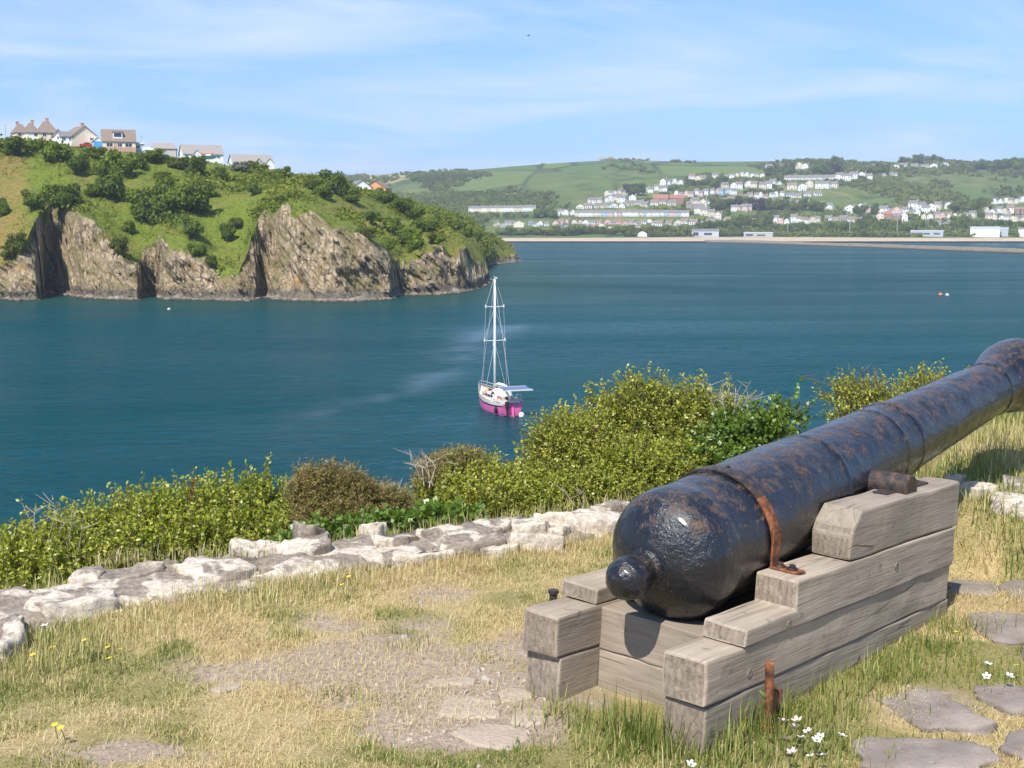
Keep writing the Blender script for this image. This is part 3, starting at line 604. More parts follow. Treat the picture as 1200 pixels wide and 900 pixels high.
def random_lobes(rs, n, rx, rz, flat=1.0):
    out = [(0, 0, rz * .9, rx * .7, rx * .7, rz * .7)]
    for i in range(n):
        a = rs.uniform(0, 6.28); q = rs.uniform(.35, .8) * rx; s = rs.uniform(.22, .50)
        out.append((math.cos(a) * q, math.sin(a) * q, rz * rs.uniform(.25, 1.65), rx * s, rx * s, rz * s * flat))
    return out
CROWNS, TRUNKS = {}, []
def crown_mesh(mat, variant):
    if (mat, variant) not in CROWNS:
        rs = np.random.default_rng(100 + variant); V, Q, T = crown_arrays(2600, random_lobes(rs, 14, 1.0, .62), .080, rs)
        me = raw_mesh('crown', V, Q, mat); vattr(me, 'tone', T); CROWNS[(mat, variant)] = me
    return CROWNS[(mat, variant)]
b = MB(); b.tube([(0, 0, -.6), (.02, 0, 0), (0, .03, .35), (.05, 0, .8)], [.11, .09, .06, .03], 6)
for q in range(5):
    a = q * 1.26; b.tube([(0, 0, .15 + .08 * q), (.35 * math.cos(a), .35 * math.sin(a), .5 + .09 * q), (.6 * math.cos(a), .6 * math.sin(a), .75 + .1 * q)], [.05, .03, .012], 5)
TRUNK = b.mesh('trunk', ['bark'])
def far_tree(name, p, w, h, mat, variant, label, cat, group, sink=0.0):
    """crown w wide and h tall standing on p"""
    t = thing(name, label, cat, p, random.uniform(0, 6.28), group)
    c = link('crown', crown_mesh(mat, variant), t); c.scale = (w / 2 * random.uniform(.9, 1.1), w / 2, h / 1.35); c.location = (0, 0, -sink + h * .02)
    k = link('trunk', TRUNK, t); k.scale = (w / 2, w / 2, h * .75)
    return t
# shrubs on the headland: photo x, y of the foot, width and height in pixels, leaf
SHR = [(22, 182, 34, 24, 1), (44, 176, 22, 14, 0), (3, 255, 16, 22, 1), (8, 176, 24, 14, 0), (66, 190, 40, 26, 0), (90, 204, 24, 28, 1), (72, 252, 40, 32, 1), (60, 235, 30, 24, 0), (40, 245, 26, 24, 1), (112, 185, 30, 16, 0), (133, 232, 36, 44, 1), (140, 205, 42, 30, 0),
       (158, 195, 30, 20, 0), (163, 240, 30, 26, 0), (178, 260, 46, 36, 1), (205, 250, 46, 40, 0), (228, 246, 44, 34, 1), (195, 225, 26, 20, 0), (180, 190, 30, 18, 0), (232, 204, 24, 28, 1), (210, 195, 28, 14, 2), (260, 212, 16, 16, 1), (280, 200, 22, 12, 4),
       (225, 278, 24, 30, 1), (232, 300, 20, 18, 0), (154, 275, 16, 14, 0), (240, 312, 16, 14, 2), (130, 300, 20, 22, 2), (298, 227, 14, 16, 1), (334, 210, 17, 18, 1), (300, 194, 14, 10, 0), (310, 198, 16, 9, 0), (368, 222, 18, 16, 2), (395, 228, 32, 30, 1), (380, 232, 26, 18, 0), (412, 236, 24, 16, 1), (365, 215, 14, 10, 0),
       (452, 240, 26, 22, 1), (470, 248, 30, 22, 0), (485, 255, 26, 20, 1), (440, 262, 30, 18, 1), (460, 274, 26, 20, 0), (475, 285, 24, 22, 1), (490, 295, 24, 26, 0), (500, 270, 30, 16, 1), (520, 262, 22, 14, 0), (537, 268, 18, 14, 1), (548, 276, 16, 12, 0), (560, 283, 14, 14, 1), (515, 284, 24, 14, 0), (430, 280, 24, 16, 2),
       (268, 280, 18, 26, 1), (12, 300, 20, 20, 0), (35, 320, 26, 30, 2), (15, 335, 20, 18, 2), (110, 230, 24, 16, 0), (275, 265, 20, 14, 2), (190, 210, 20, 10, 2), (250, 230, 14, 8, 0), (330, 235, 18, 8, 2), (400, 300, 24, 10, 2), (350, 320, 22, 9, 2), (480, 318, 16, 14, 0), (440, 310, 16, 12, 0)]
LEAFS = ['far_leaf_green', 'far_leaf_dark', 'far_leaf_yellow', 'far_leaf_purple', 'far_leaf_silver']
SHR.sort(key=lambda q: q[0])
for i, (x, y, w, h, m) in enumerate(SHR):
    p = hit_head(x, y); k = p[1] / FPX
    kind = ['mid green', 'dark green', 'yellow green', 'purple', 'silver grey'][m]
    kin = [q for q in SHR if q[4] == m and (q[1] < 240) == (y < 240)]; n = kin.index((x, y, w, h, m)); N = len(kin)
    which = ordinal(n, N) + ('' if n in (0, N - 1) else ' from left') if N > 1 else 'only one'
    far_tree('shrub', p, w * k * 1.08, h * k * 1.05, LEAFS[m], i % 5, f'{kind} shrub, {which} of its colour on the headland\'s {"upper" if y < 240 else "lower"} slope', 'shrub', 'shrubs scattered over the headland', .2)

# low rough growth over the turf: nobody could count it
def headland_scrub():
    rs = np.random.default_rng(5); P = HEAD[80:142]; nr, nc = P.shape[:2]
    V, Q, T = [], [], []; n = 0
    c0 = 60
    r = rs.uniform(0, nr - 2, 60000); c = rs.uniform(c0, nc - 30, 60000)
    ri, ci = r.astype(int), c.astype(int); q = P[ri, ci] + (P[ri + 1, ci] - P[ri, ci]) * (r - ri)[:, None]
    m = fbm(q[:, 0] / 13, q[:, 1] / 22, 0, 4, 91); keep = (m + rs.uniform(-.4, .4, len(m)) > .02) & (rs.uniform(0, 1, len(m)) < np.clip((q[:, 1] - 290) / 220, .25, 1))
    q = q[keep]; n = len(q); s = rs.uniform(.25, .8, n) * (1 + .9 * (m[keep] > .40)); k = 5
    c = np.repeat(q, k, 0) + rs.normal(size=(n * k, 3)) * np.repeat(s, k)[:, None] * np.array([.8, .8, .35]); c[:, 2] += np.repeat(s, k) * .45
    nn = rs.normal(size=(n * k, 3)) + np.array([0, -.3, .9]); nn /= np.linalg.norm(nn, axis=1)[:, None]
    a = np.cross(nn, rs.normal(size=(n * k, 3))); a /= np.linalg.norm(a, axis=1)[:, None]; b = np.cross(nn, a); z = np.repeat(s, k)[:, None] * .45
    V = np.stack([c - a * z, c - b * z * .7, c + a * z, c + b * z * .7], 1).reshape(-1, 3)
    me = raw_mesh('rough_growth', V, np.arange(len(V)).reshape(-1, 4), 'far_leaf_mixed')
    vattr(me, 'tone', np.repeat(np.clip(np.repeat(.45 + .35 * vnoise(q[:, 0] / 5, q[:, 1] / 9, 0, 8), k) + rs.normal(size=n * k) * .16, 0, 1), 4))
    link('rough_growth', me, kind='stuff', label='low bracken and rough growth covering the green headland slope', cat='undergrowth')
leafmat('far_leaf_mixed', [(0.062, 0.091, 0.017), (0.133, 0.177, 0.026), (0.195, 0.228, 0.036), (0.273, 0.235, 0.066)], 0.25, 0.0)
headland_scrub()
# ------------------------------------------------------------------ the town across the bay
# row: photo x from, to, base y at both ends, houses, storeys, wall mix, roof mix, phrase
W, CR, PK, BL, GY, BR = 'render_white', 'render_cream', 'render_pink', 'render_blue', 'render_grey', 'brick_red'
SL, RB, RR = 'roof_slate', 'roof_brown', 'roof_red'
ROWS = [
 (549, 628, 249, 248, 15, 2, [W, W, W, CR], [SL], 'in the far white terrace beside the headland tip'),
 (578, 644, 265, 265, 10, 1, [CR, GY, W, CR], [SL], 'in the low row above the left end of beach'),
 (651, 673, 253, 252, 4, 2, [W], [SL], 'in the short white row left of the long coloured terrace'),
 (674, 808, 254, 254, 27, 2, [W, CR, BL, W, PK, W, CR], [SL], 'in the long coloured terrace left of the church tower'),
 (648, 772, 263, 263, 17, 1, [PK, W, CR, W], [RR, RB, SL], 'in the red roofed row below the coloured terrace'),
 (676, 792, 245, 240, 12, 1, [W, CR], [SL, SL, RB], 'in the bungalow row above the long coloured terrace'),
 (709, 736, 231, 229, 5, 2, [W, CR], [SL], 'among trees above the bungalow row'),
 (750, 784, 227, 224, 6, 2, [W, W, CR], [SL], 'in the white group above the red brick school'),
 (774, 800, 217, 216, 4, 2, [W], [SL], 'in the small row near the tall dark tree'),
 (790, 862, 231, 227, 12, 2, [W, W, PK, W, BL, CR], [SL], 'in the white row right above the church tower'),
 (809, 841, 213, 211, 5, 2, [W, CR], [SL, RB], 'in the upper group left of hilltop trees'),
 (849, 896, 211, 208, 8, 2, [W, CR, W], [SL, RB], 'in the upper group in the middle'),
 (896, 950, 200, 199, 7, 2, [W, CR], [RB, SL], 'in the skyline row right of centre'),
 (903, 918, 216, 215, 2, 1, [W], [SL], 'in the pair alone in the woods right of centre'),
 (920, 1000, 211, 210, 11, 1, [W, W, W, CR], [SL], 'in the long white upper terrace right of centre'),
 (864, 920, 233, 232, 9, 2, [W, CR, W, PK], [SL, RB], 'in the middle row right of the white row'),
 (921, 962, 234, 230, 4, 1, [W, CR], [SL], 'in the scattered group under the upper terrace'),
 (942, 976, 245, 244, 4, 2, [W, CR, PK], [SL], 'in the white villas above the cream gables'),
 (813, 846, 250, 259, 4, 2, [W, CR], [SL], 'in the tall group right of the church'),
 (850, 887, 260, 262, 6, 1, [W, CR], [SL, RB], 'in the row right of the tall white house'),
 (856, 882, 248, 248, 4, 2, [W, PK], [SL], 'in the pair of semis above the trees'),
 (905, 962, 262, 262, 8, 2, [CR, PK, W], [RB, SL], 'in the cream gabled row above the shore trees'),
 (966, 1012, 260, 261, 5, 1, [CR, W, GY], [SL, RB], 'in the row behind the left flood-light mast'),
 (1008, 1114, 198, 196, 9, 1, [W, W, CR], [SL], 'in the white villas along the right skyline'),
 (980, 1024, 211, 209, 5, 2, [W], [SL], 'in the right end of the upper terrace'),
 (1034, 1052, 206, 205, 3, 1, [W], [SL], 'in the little huts left of the hilltop villa'),
 (992, 1042, 249, 249, 4, 2, [W, PK, W], [SL], 'in the villas behind the right shore trees'),
 (1028, 1066, 260, 258, 4, 2, [W, CR, BR], [SL, RR], 'in the cluster left of the pale hillside houses'),
 (1067, 1116, 247, 246, 5, 2, [W, W, CR], [SL], 'in the pale row on the bank at right'),
 (1080, 1146, 257, 257, 9, 2, [CR, W, PK, W], [SL, RB], 'in the upper dense group at right'),
 (1098, 1140, 268, 268, 6, 2, [PK, W, CR, W], [SL], 'in the lower dense group above the long shed'),
 (1148, 1200, 240, 238, 9, 2, [W, W, CR], [SL], 'in the highest white row at the right edge'),
 (1154, 1204, 251, 250, 7, 2, [W, W, BR, CR], [SL, RB], 'in the middle white row at the right edge'),
 (1157, 1204, 260, 260, 7, 2, [W, BL, CR, W], [SL], 'in the lowest white row at the right edge'),
 (690, 745, 239, 236, 6, 2, [W, CR], [SL], 'in the upper row just left of the school'),
 (812, 860, 242, 240, 6, 2, [W, CR, W], [SL, RB], 'in the row between church and park'),
 (846, 905, 222, 220, 7, 2, [W, W, CR], [SL], 'in the row above the middle white row'),
 (925, 985, 223, 221, 6, 2, [W, CR], [SL, RB], 'in the woods under the upper terrace'),
 (650, 720, 269, 269, 8, 1, [W, CR, PK], [RR, SL], 'in the lowest row behind the beach trees'),
 (768, 838, 264, 263, 7, 1, [W, CR, W], [SL, RB], 'in the lowest row right below the church'),
 (876, 940, 243, 242, 6, 2, [W, PK, W], [SL], 'in the row above the park trees'),
 (1040, 1090, 252, 251, 6, 2, [W, PK, W], [SL], 'in the row between the two masts'),
]
PROTO = {}
def town_proto(wall, roof, st, end):
    key = (wall, roof, st, end)
    if key not in PROTO:
        h = 2.9 * st
        win = [(x, .9 + 2.8 * s, 1.15, 1.3) for s in range(st) for x in (-1.9, 1.9)]
        PROTO[key] = [gable_house('house', 7.0, 7.5, h, 2.6, wall, roof, win, [(3.0, 0, .9, .9)], [(0, .95, 2.05, 'garage_blue' if len(PROTO) % 3 == 0 else 'window_dark')], axis=end), False]
    p = PROTO[key]
    if not p[1]: p[1] = True; return p[0]
    return copy_tree(p[0])
rt = random.Random(3)
TOWN_XY = []
WN = {W: 'white', CR: 'cream', PK: 'pink', BL: 'pale blue', GY: 'grey', BR: 'red brick'}
for (x0, x1, ya, yb, n, st, walls, roofs, phrase) in ROWS:
    step = (x1 - x0) / n; tight = phrase.startswith(('in the far white terrace', 'in the long coloured', 'in the long white upper'))
    for i in range(n):
        fx = x0 + step * (i + .5) + (0 if tight else rt.uniform(-.2, .2) * step)
        fy = ya + (yb - ya) * (i + .5) / n + (0 if tight else rt.uniform(-1.8, 1.8))
        p = hit_far(fx, fy); wd = step * p[1] / FPX * (1.0 if tight else rt.uniform(.75, 1.12))
        wall = rt.choice(walls); o = town_proto(wall, rt.choice(roofs), st, 'x' if tight or rt.random() < .6 else 'y')
        s = min(max(wd / 7.0, .65), 2.1); o.scale = (s, 1, min(max(s, 1.1), 1.45) * (1 if tight else rt.uniform(.9, 1.1)))
        o.location = (p[0], p[1] + 4, p[2] - .4); o.rotation_euler = (0, 0, math.atan2(-p[0], p[1]) + (rt.uniform(-.08, .08) if tight else rt.uniform(-.5, .5)))
        tag(o, f'{WN[wall]} house, {ordinal(i, n)}{"" if i in (0, n - 1) else " from left"}, {phrase}', 'house', 'town houses ' + phrase)
        TOWN_XY.append((p[0], p[1]))
def block(name, x0, x1, yb, h_px, depth, rh, wall, roof, label, cat, wins=(), axis='x', shore=True):
    p = hit_far((x0 + x1) / 2, yb)
    k = p[1] / FPX; w = (x1 - x0) * k; t = gable_house(name, w, depth, h_px * k, rh, wall, roof, [(w * a, h_px * k * b, w * c, h_px * k * d) for a, b, c, d in wins], axis=axis)
    t.location = p; t.rotation_euler = (0, 0, math.atan2(-p[0], p[1])); tag(t, label, cat); TOWN_XY.append((p[0], p[1])); return t
block('warehouse', 1138, 1170, 276.8, 9, 30, 2.0, W, 'shed_metal', 'large white shed on the quay at the right of the bay', 'warehouse')
block('warehouse', 1171, 1181, 276.4, 8, 20, 1.5, 'shed_metal', 'shed_metal', 'small dark grey shed against the large white shed', 'shed')
block('warehouse', 1194, 1214, 276.8, 8, 30, 2.0, W, SL, 'white shed cut by the right edge of the view', 'warehouse')
block('ferry_building', 1068, 1104, 276.6, 5, 18, 1.5, 'shed_metal', 'shed_metal', 'long low pale grey building on the quay among shore trees', 'building', [(-.3, .3, .2, .4), (0, .3, .2, .4), (.3, .3, .2, .4)])
block('boathouse', 811, 842, 277.0, 6, 20, 2.5, 'shed_metal', 'roof_slate', 'blue grey building with white front at the end of the beach', 'building', [(-.35, .1, .2, .7), (.1, .2, .3, .5)])
block('boathouse', 872, 905, 277.4, 4, 16, 1.2, GY, 'shed_metal', 'low white and grey building on the sea front', 'building', [(-.3, .2, .25, .6), (.1, .2, .3, .5)])
block('cottage', 747, 758, 277.0, 3.4, 12, 3, W, SL, 'white cottage with gable behind the beach', 'cottage', axis='y', shore=False)
block('shed', 730, 750, 271, 3, 14, 3, GY, 'roof_grey', 'grey roofed hall between trees behind the beach', 'hall', shore=False)
block('cottage', 602, 614, 266, 4.5, 10, 3, CR, 'roof_slate', 'cream gabled cottage in the low row above the beach', 'cottage', axis='y', shore=False)
block('school', 765, 783, 238, 5, 14, 6, BR, RR, 'long red brick school above the church, left wing', 'school', [(-.3, .3, .1, .4), (0, .3, .1, .4), (.3, .3, .1, .4)], shore=False)
block('school', 785, 801, 237.5, 5, 14, 5, BR, RR, 'long red brick school above the church, right wing', 'school', [(-.3, .3, .1, .4), (.3, .3, .1, .4)], shore=False)
p = hit_far(807.5, 247); k = p[1] / FPX; t = thing('church', 'grey stone church with square battlemented tower beside the long terrace', 'church', p, -.1)
b = MB(); b.box((-4, -4, -2), (4, 4, 12.5)); obj('tower', b, 'stone_tower', t)
for x in (-3.4, -1.1, 1.1, 3.4):
    b = MB(); b.box((x - .6, -4.1, 12.5), (x + .6, -3.4, 13.7)); obj('battlement', b, 'stone_tower', t)
b = MB(); b.box((-.7, -4.1, 8), (.7, -3.9, 10.5)); obj('window', b, 'window_dark', t)
b = MB(); b.box((4, -3.6, -2), (21, 4, 4)); b.add([(4, -3.6, 4), (4, 4, 4), (4, .2, 9), (21, -3.6, 4), (21, 4, 4), (21, .2, 9)], [(0, 1, 2), (3, 5, 4)]); obj('nave', b, 'stone_tower', t)
b = MB(); b.add([(3.9, -4.1, 3.6), (21.4, -4.1, 3.6), (21.4, .2, 9.4), (3.9, .2, 9.4), (3.9, 4.5, 3.6), (21.4, 4.5, 3.6)], [(0, 1, 2, 3), (3, 2, 5, 4)]); obj('roof', b, 'roof_slate', t)
TOWN_XY = np.array(TOWN_XY)
# shore masts and small craft
for x, y0, y1, lab in ((995.5, 277, 247, 'tall thin flood-light mast on the quay, the left one'), (1051, 276.5, 250, 'tall thin flood-light mast on the quay, the right one'), (923, 277, 262, 'short thin lamp mast behind the cream gabled row')):
    p = hit_far(x, y0); k = p[1] / FPX; t = thing('light_mast', lab, 'mast', p, 0, 'masts along the quay'); hh = (y0 - y1) * k
    b = MB(); b.tube([(0, 0, -1), (0, 0, hh)], [.55, .35], 8); obj('pole', b, 'pole_grey', t); b = MB(); b.box((-1.3, -.3, hh), (1.3, .3, hh + .8)); obj('lamp_head', b, 'frame_white', t)
def small_boat(x, y, ln, lab):
    p = gz(x, y, 0); t = thing('moored_boat', lab, 'boat', p, math.atan2(-p[0], p[1]) + rt.uniform(-.3, .3), 'boats moored in the inner basin'); b = MB(); V = []
    for i, (a, hw) in enumerate(((-.5, .16), (-.2, .19), (.2, .15), (.5, .01))): V += [(a * ln, -hw * ln, .9 + .1 * i), (a * ln, 0, -.2), (a * ln, hw * ln, .9 + .1 * i)]
    b.add(V, [(i * 3 + q, i * 3 + q + 1, i * 3 + 4 + q, i * 3 + 3 + q) for i in range(3) for q in range(2)] + [(0, 1, 2), (2, 5, 3, 0), (5, 8, 6, 3), (8, 11, 9, 6)]); obj('hull', b, 'frame_white', t)
    b = MB(); b.box((-.2 * ln, -.1 * ln, .9), (.15 * ln, .1 * ln, 1.9)); obj('cabin', b, 'render_grey', t)
small_boat(1083, 283.2, 8, 'larger white motor boat moored left in the inner basin'); small_boat(1117, 283.2, 4.5, 'small white boat moored in the middle of the inner basin'); small_boat(1175, 284.2, 7, 'low white boat moored at the right of the inner basin')
# trees along the shore and in the town: photo x range, foot y, number, width and height in pixels, leaves
TREES = [(585, 650, 276, 9, 15, 8, (0, 2, 0), 'behind the left part of the beach'), (645, 735, 276, 9, 17, 12, (0, 1, 0), 'behind the middle of the beach'), (735, 815, 276.5, 9, 17, 11, (2, 0, 0), 'behind the right part of the beach'),
         (815, 905, 269, 10, 15, 13, (0, 1, 0, 2), 'above the sea front buildings'), (905, 995, 275, 11, 15, 13, (1, 0, 1), 'along the sea front right of centre'), (995, 1070, 274, 9, 15, 15, (0, 1, 0), 'between the two tall masts'),
         (1070, 1145, 270, 5, 13, 11, (0, 1), 'around the grey quay building'), (1120, 1136, 271, 2, 16, 17, (0,), 'beside the large white shed'), (1165, 1205, 268, 4, 14, 11, (1, 0), 'above the right quay end'),
         (838, 900, 245, 7, 17, 14, (1, 1, 3), 'in the park right of the church'), (896, 965, 248, 7, 17, 14, (1, 0), 'in the park above the cream gables'), (805, 850, 220, 5, 14, 11, (1, 0), 'above the white row by the church'),
         (736, 752, 228, 2, 16, 15, (3, 1), 'by the small hilltop row'), (900, 925, 208, 3, 17, 15, (1,), 'left of the long upper terrace'), (955, 985, 206, 4, 17, 18, (1, 1, 3), 'on the skyline above the upper terrace'),
         (1010, 1042, 205, 4, 15, 15, (1, 0), 'by the little huts near the skyline'), (1055, 1100, 192, 5, 13, 9, (1, 0), 'on the skyline behind the hilltop villas'), (1112, 1160, 248, 5, 17, 16, (0, 1), 'left of the right edge houses'),
         (1150, 1205, 200, 7, 18, 13, (1, 0), 'on the right edge skyline'), (1000, 1030, 250, 3, 14, 12, (1, 0), 'by the villas behind the shore trees'), (628, 652, 255, 3, 15, 12, (0, 1), 'left of the short white row')]
for (x0, x1, y, n, w, h, ms, ph) in TREES:
    for i in range(n):
        fx = x0 + (x1 - x0) * (i + .5) / n + rt.uniform(-2, 2); fy = y + rt.uniform(-2.2, 1.2)
        p = hit_far(fx, min(fy, 276)); k = p[1] / FPX; m = ms[i % len(ms)]
        far_tree('tree', p, w * k * rt.uniform(.8, 1.25), h * k * rt.uniform(.8, 1.25), LEAFS[m], rt.randrange(5), f'{["leafy green", "dark green", "pale green", "purple"][m]} tree, {ordinal(i, n)}{"" if i in (0, n - 1) else " from left"} of those {ph}', 'tree', 'trees ' + ph)
def woodland():
    """woods and hedges on the far hillside, one mass"""
    rs = np.random.default_rng(12); n = 90000
    y = rs.uniform(1440, 2560, n); px = rs.uniform(380, 1250, n); x = (px - 600) / (FPX * .992) * y
    m = fbm(x / 120, y / 260, 0, 4, 77) + .35 * np.clip((1950 - y) / 400, -1, 1) + .25 * (px > 1080)
    z = far_z(x, y); keep = (m + rs.uniform(-.25, .25, n) > -.06) & (z > 5) & (z < 150); x, y, z = x[keep], y[keep], z[keep]
    bad = np.zeros(len(x), bool)
    for (a, c) in TOWN_XY: bad |= (np.abs(x - a) < 9) & (y - c < 9) & (y - c > -34)
    x, y, z = x[~bad][:15000], y[~bad][:15000], z[~bad][:15000]; n = len(x)
    cr = []
    for v in range(4):
        r2 = np.random.default_rng(40 + v); cr.append(crown_arrays(56, random_lobes(r2, 4, 1.0, .6), .32, r2))
    V, T = [], []
    k = rs.integers(0, 4, n); s = rs.uniform(1.8, 5.6, n); hh = rs.uniform(.8, 1.25, n); tone = rs.normal(size=n) * .2 + .35 * vnoise(x / 70, y / 140, 0, 4)
    for i in range(n):
        v, q, t = cr[k[i]]; V.append(v * np.array([s[i], s[i], s[i] * hh[i]]) + np.array([x[i], y[i], z[i]])); T.append(np.clip(t + tone[i], 0, 1))
    V = np.concatenate(V); me = raw_mesh('woodland', V, np.arange(len(V)).reshape(-1, 4), 'wood_leaf'); vattr(me, 'tone', np.concatenate(T))
    link('woodland', me, kind='stuff', label='woods and hedges covering the far hillside around the town', cat='woodland')
leafmat('wood_leaf', [(0.052, 0.079, 0.020), (0.102, 0.147, 0.030), (0.168, 0.208, 0.044), (0.247, 0.252, 0.076)], 0.25, 0.0)
woodland()
# rock tor on the skyline
def tor(px, w, h, lab, seed):
    p = gd(px, 190, RIDGE); p[2] = far_z(p[0], p[1]) - 3; b = MB(); rs = random.Random(seed)
    t = thing('rock_tor', lab, 'rock', p)
    for i in range(6):
        a = rs.uniform(-w / 2, w / 2); hh = h * (1 - abs(a) / w) * rs.uniform(.6, 1.1); b = MB(); r = w * rs.uniform(.12, .22)
        b.add([(a + r * math.cos(q * 1.05) * rs.uniform(.8, 1.2), r * math.sin(q * 1.05), 0) for q in range(6)] + [(a + r * .5 * math.cos(q * 1.05), r * .5 * math.sin(q * 1.05), hh * rs.uniform(.8, 1)) for q in range(6)], [(q, (q + 1) % 6, 6 + (q + 1) % 6, 6 + q) for q in range(6)] + [tuple(range(6, 12))])
        obj('boulder', b, 'stone_tower', t)
tor(712, 34, 10, 'larger rocky outcrop on the far skyline', 1); tor(741, 18, 6, 'smaller rocky outcrop on the far skyline', 2)

# ------------------------------------------------------------------ the air over the bay
def haze():
    m = bpy.data.materials.new('sea_air'); m.use_nodes = True; t = NT(m.node_tree)
    v = t.n('ShaderNodeVolumePrincipled', {'Color': (0.80, 0.88, 1.0), 'Density': 0.00013, 'Anisotropy': 0.1}); t.n('ShaderNodeOutputMaterial', {'Volume': v.outputs[0]}); MATS['sea_air'] = m
    b = MB(); b.box((-6500, -200, -1.5), (6500, 9500, 182)); o = obj('haze', b, 'sea_air', kind='stuff', label='thin sea haze softening the far shore', cat='haze')
haze()
# ------------------------------------------------------------------ the pink yacht
plain('hull_pink', (0.88, 0.19, 0.45), 0.4, 0.06, 0.8); plain('deck_white', (0.72, 0.70, 0.64), 0.6, 0.10, 2.0); plain('stripe_navy', (0.03, 0.025, 0.05), 0.4, 0.1, 1.0)
plain('mast_alloy', (0.74, 0.73, 0.70), 0.4, 0.05, 1.0); plain('solar_blue', (0.08, 0.12, 0.22), 0.2, 0.1, 1.0); plain('canvas_tan', (0.42, 0.32, 0.20), 0.9, 0.15, 2.0)
plain('rigging', (0.55, 0.56, 0.58), 0.4, 0.05, 1.0); plain('glass_dark', (0.03, 0.035, 0.04), 0.15, 0.1, 1.0); plain('canvas_red', (0.45, 0.10, 0.07), 0.9, 0.1, 2.0)
def yacht():
    stern = gz(600, 490.0, 0); hd = Vector((-.33, .944, 0)).normalized()
    t = thing('sailing_yacht', 'pink hulled sailing yacht with tall white mast moored in the bay', 'yacht', stern, math.atan2(hd.y, hd.x))
    L = 9.6; st = np.linspace(0, 1, 22)
    hw = interp(st, [0, .1, .3, .5, .7, .85, .95, 1], [.98, 1.14, 1.32, 1.34, 1.12, .72, .30, .05])
    sheer = interp(st, [0, .25, .5, .75, 1], [1.42, 1.30, 1.34, 1.55, 1.92]); keel = interp(st, [0, .15, .5, .85, 1], [.05, -.4, -.7, -.35, .4])
    def ring(i, f0, f1, n=7, out=0.0):
        R_ = []
        for k in range(n):
            f = f0 + (f1 - f0) * k / (n - 1); z = keel[i] + (sheer[i] - keel[i]) * f; y = (hw[i] + out) * (f ** .20)
            R_.append((st[i] * L + (.25 * f if i == len(st) - 1 else 0) - (.28 * f if i == 0 else 0), y, z))
        return [(x, -y, z) for x, y, z in R_[::-1]] + R_[0 if f0 > 0 else 1:]
    def skin(f0, f1, out):
        b = MB(); rings = [ring(i, f0, f1, 7, out) for i in range(len(st))]; n = len(rings[0]); V = [p for r in rings for p in r]
        F = [(i * n + k, (i + 1) * n + k, (i + 1) * n + k + 1, i * n + k + 1) for i in range(len(st) - 1) for k in range(n - 1) if not (f0 > 0 and k == 6)]
        return b.add(V, F + ([tuple(range(n))] if f0 == 0 else [])), rings
    b, rings = skin(0, 1, 0); obj('hull', b, 'hull_pink', t, smooth=False)
    b, _ = skin(.78, .845, .015); obj('rubbing_strake', b, 'stripe_navy', t)
    b, _ = skin(.85, 1.0, .012); obj('topside_band', b, 'deck_white', t)
    b = MB(); V = []
    for i in range(len(st)): V += [(st[i] * L, -hw[i] * .98, sheer[i] - .06), (st[i] * L, 0, sheer[i] + .04), (st[i] * L, hw[i] * .98, sheer[i] - .06)]
    b.add(V, [(i * 3 + k, i * 3 + 3 + k, i * 3 + 4 + k, i * 3 + 1 + k) for i in range(len(st) - 1) for k in range(2)]); obj('deck', b, 'deck_white', t)
    for s in (-1, 1):
        b = MB(); b.tube([(st[i] * L, s * (hw[i] - .03), sheer[i] + .07) for i in range(1, 22, 2)], .05, 5); obj('toe_rail', b, 'canvas_tan', t)
    b = MB(); V = []
    for x, w, z in ((3.0, .80, 1.88), (4.2, .84, 1.95), (5.6, .74, 1.90), (6.4, .50, 1.78)): V += [(x, -w, 1.2), (x, -w * .86, z - .08), (x, 0, z), (x, w * .86, z - .08), (x, w, 1.2)]
    b.add(V, [(i * 5 + k, i * 5 + 5 + k, i * 5 + 6 + k, i * 5 + 1 + k) for i in range(3) for k in range(4)] + [(4, 3, 2, 1, 0), (15, 16, 17, 18, 19)]); cb = obj('cabin', b, 'deck_white', t, bevel=.04)
    for s in (-1, 1):
        for x in (3.5, 4.3, 5.1):
            b = MB(); b.box((x, s * .775 - .04, 1.50), (x + .5, s * .775 + .06, 1.72)); obj('portlight', b, 'glass_dark', cb)
    b = MB(); b.box((4.5, -.35, 1.90), (5.2, .35, 2.02)); obj('hatch', b, 'canvas_tan', cb, bevel=.02)
    b = MB(); b.box((3.0, -.3, 1.88), (3.8, .3, 1.99)); obj('companionway', b, 'canvas_tan', cb, bevel=.02)
    b = MB()
    for s in (-1, 1): b.box((.6, s * .95 - .09, 1.2), (3.0, s * .95 + .09, 1.66))
    b.box((.5, -.95, 1.2), (.68, .95, 1.66)); obj('cockpit_coaming', b, 'deck_white', t, bevel=.03)
    b = MB(); V = []
    for x, z in ((2.4, 1.6), (2.7, 2.4), (3.5, 2.45), (4.0, 1.9)): V += [(x, -.85, 1.6 if z < 2.0 else z - .25), (x, -.5, z), (x, .5, z), (x, .85, 1.6 if z < 2.0 else z - .25)]
    b.add(V, [(i * 4 + k, i * 4 + 4 + k, i * 4 + 5 + k, i * 4 + 1 + k) for i in range(3) for k in range(3)]); obj('spray_hood', b, 'deck_white', t)
    # mast and rigging
    mx, H = 5.1, 12.9; b = MB(); b.tube([(mx, 0, 1.5), (mx, 0, 6), (mx - .03, 0, H)], [.135, .13, .095], 10); ms = obj('mast', b, 'mast_alloy', t, smooth=True)
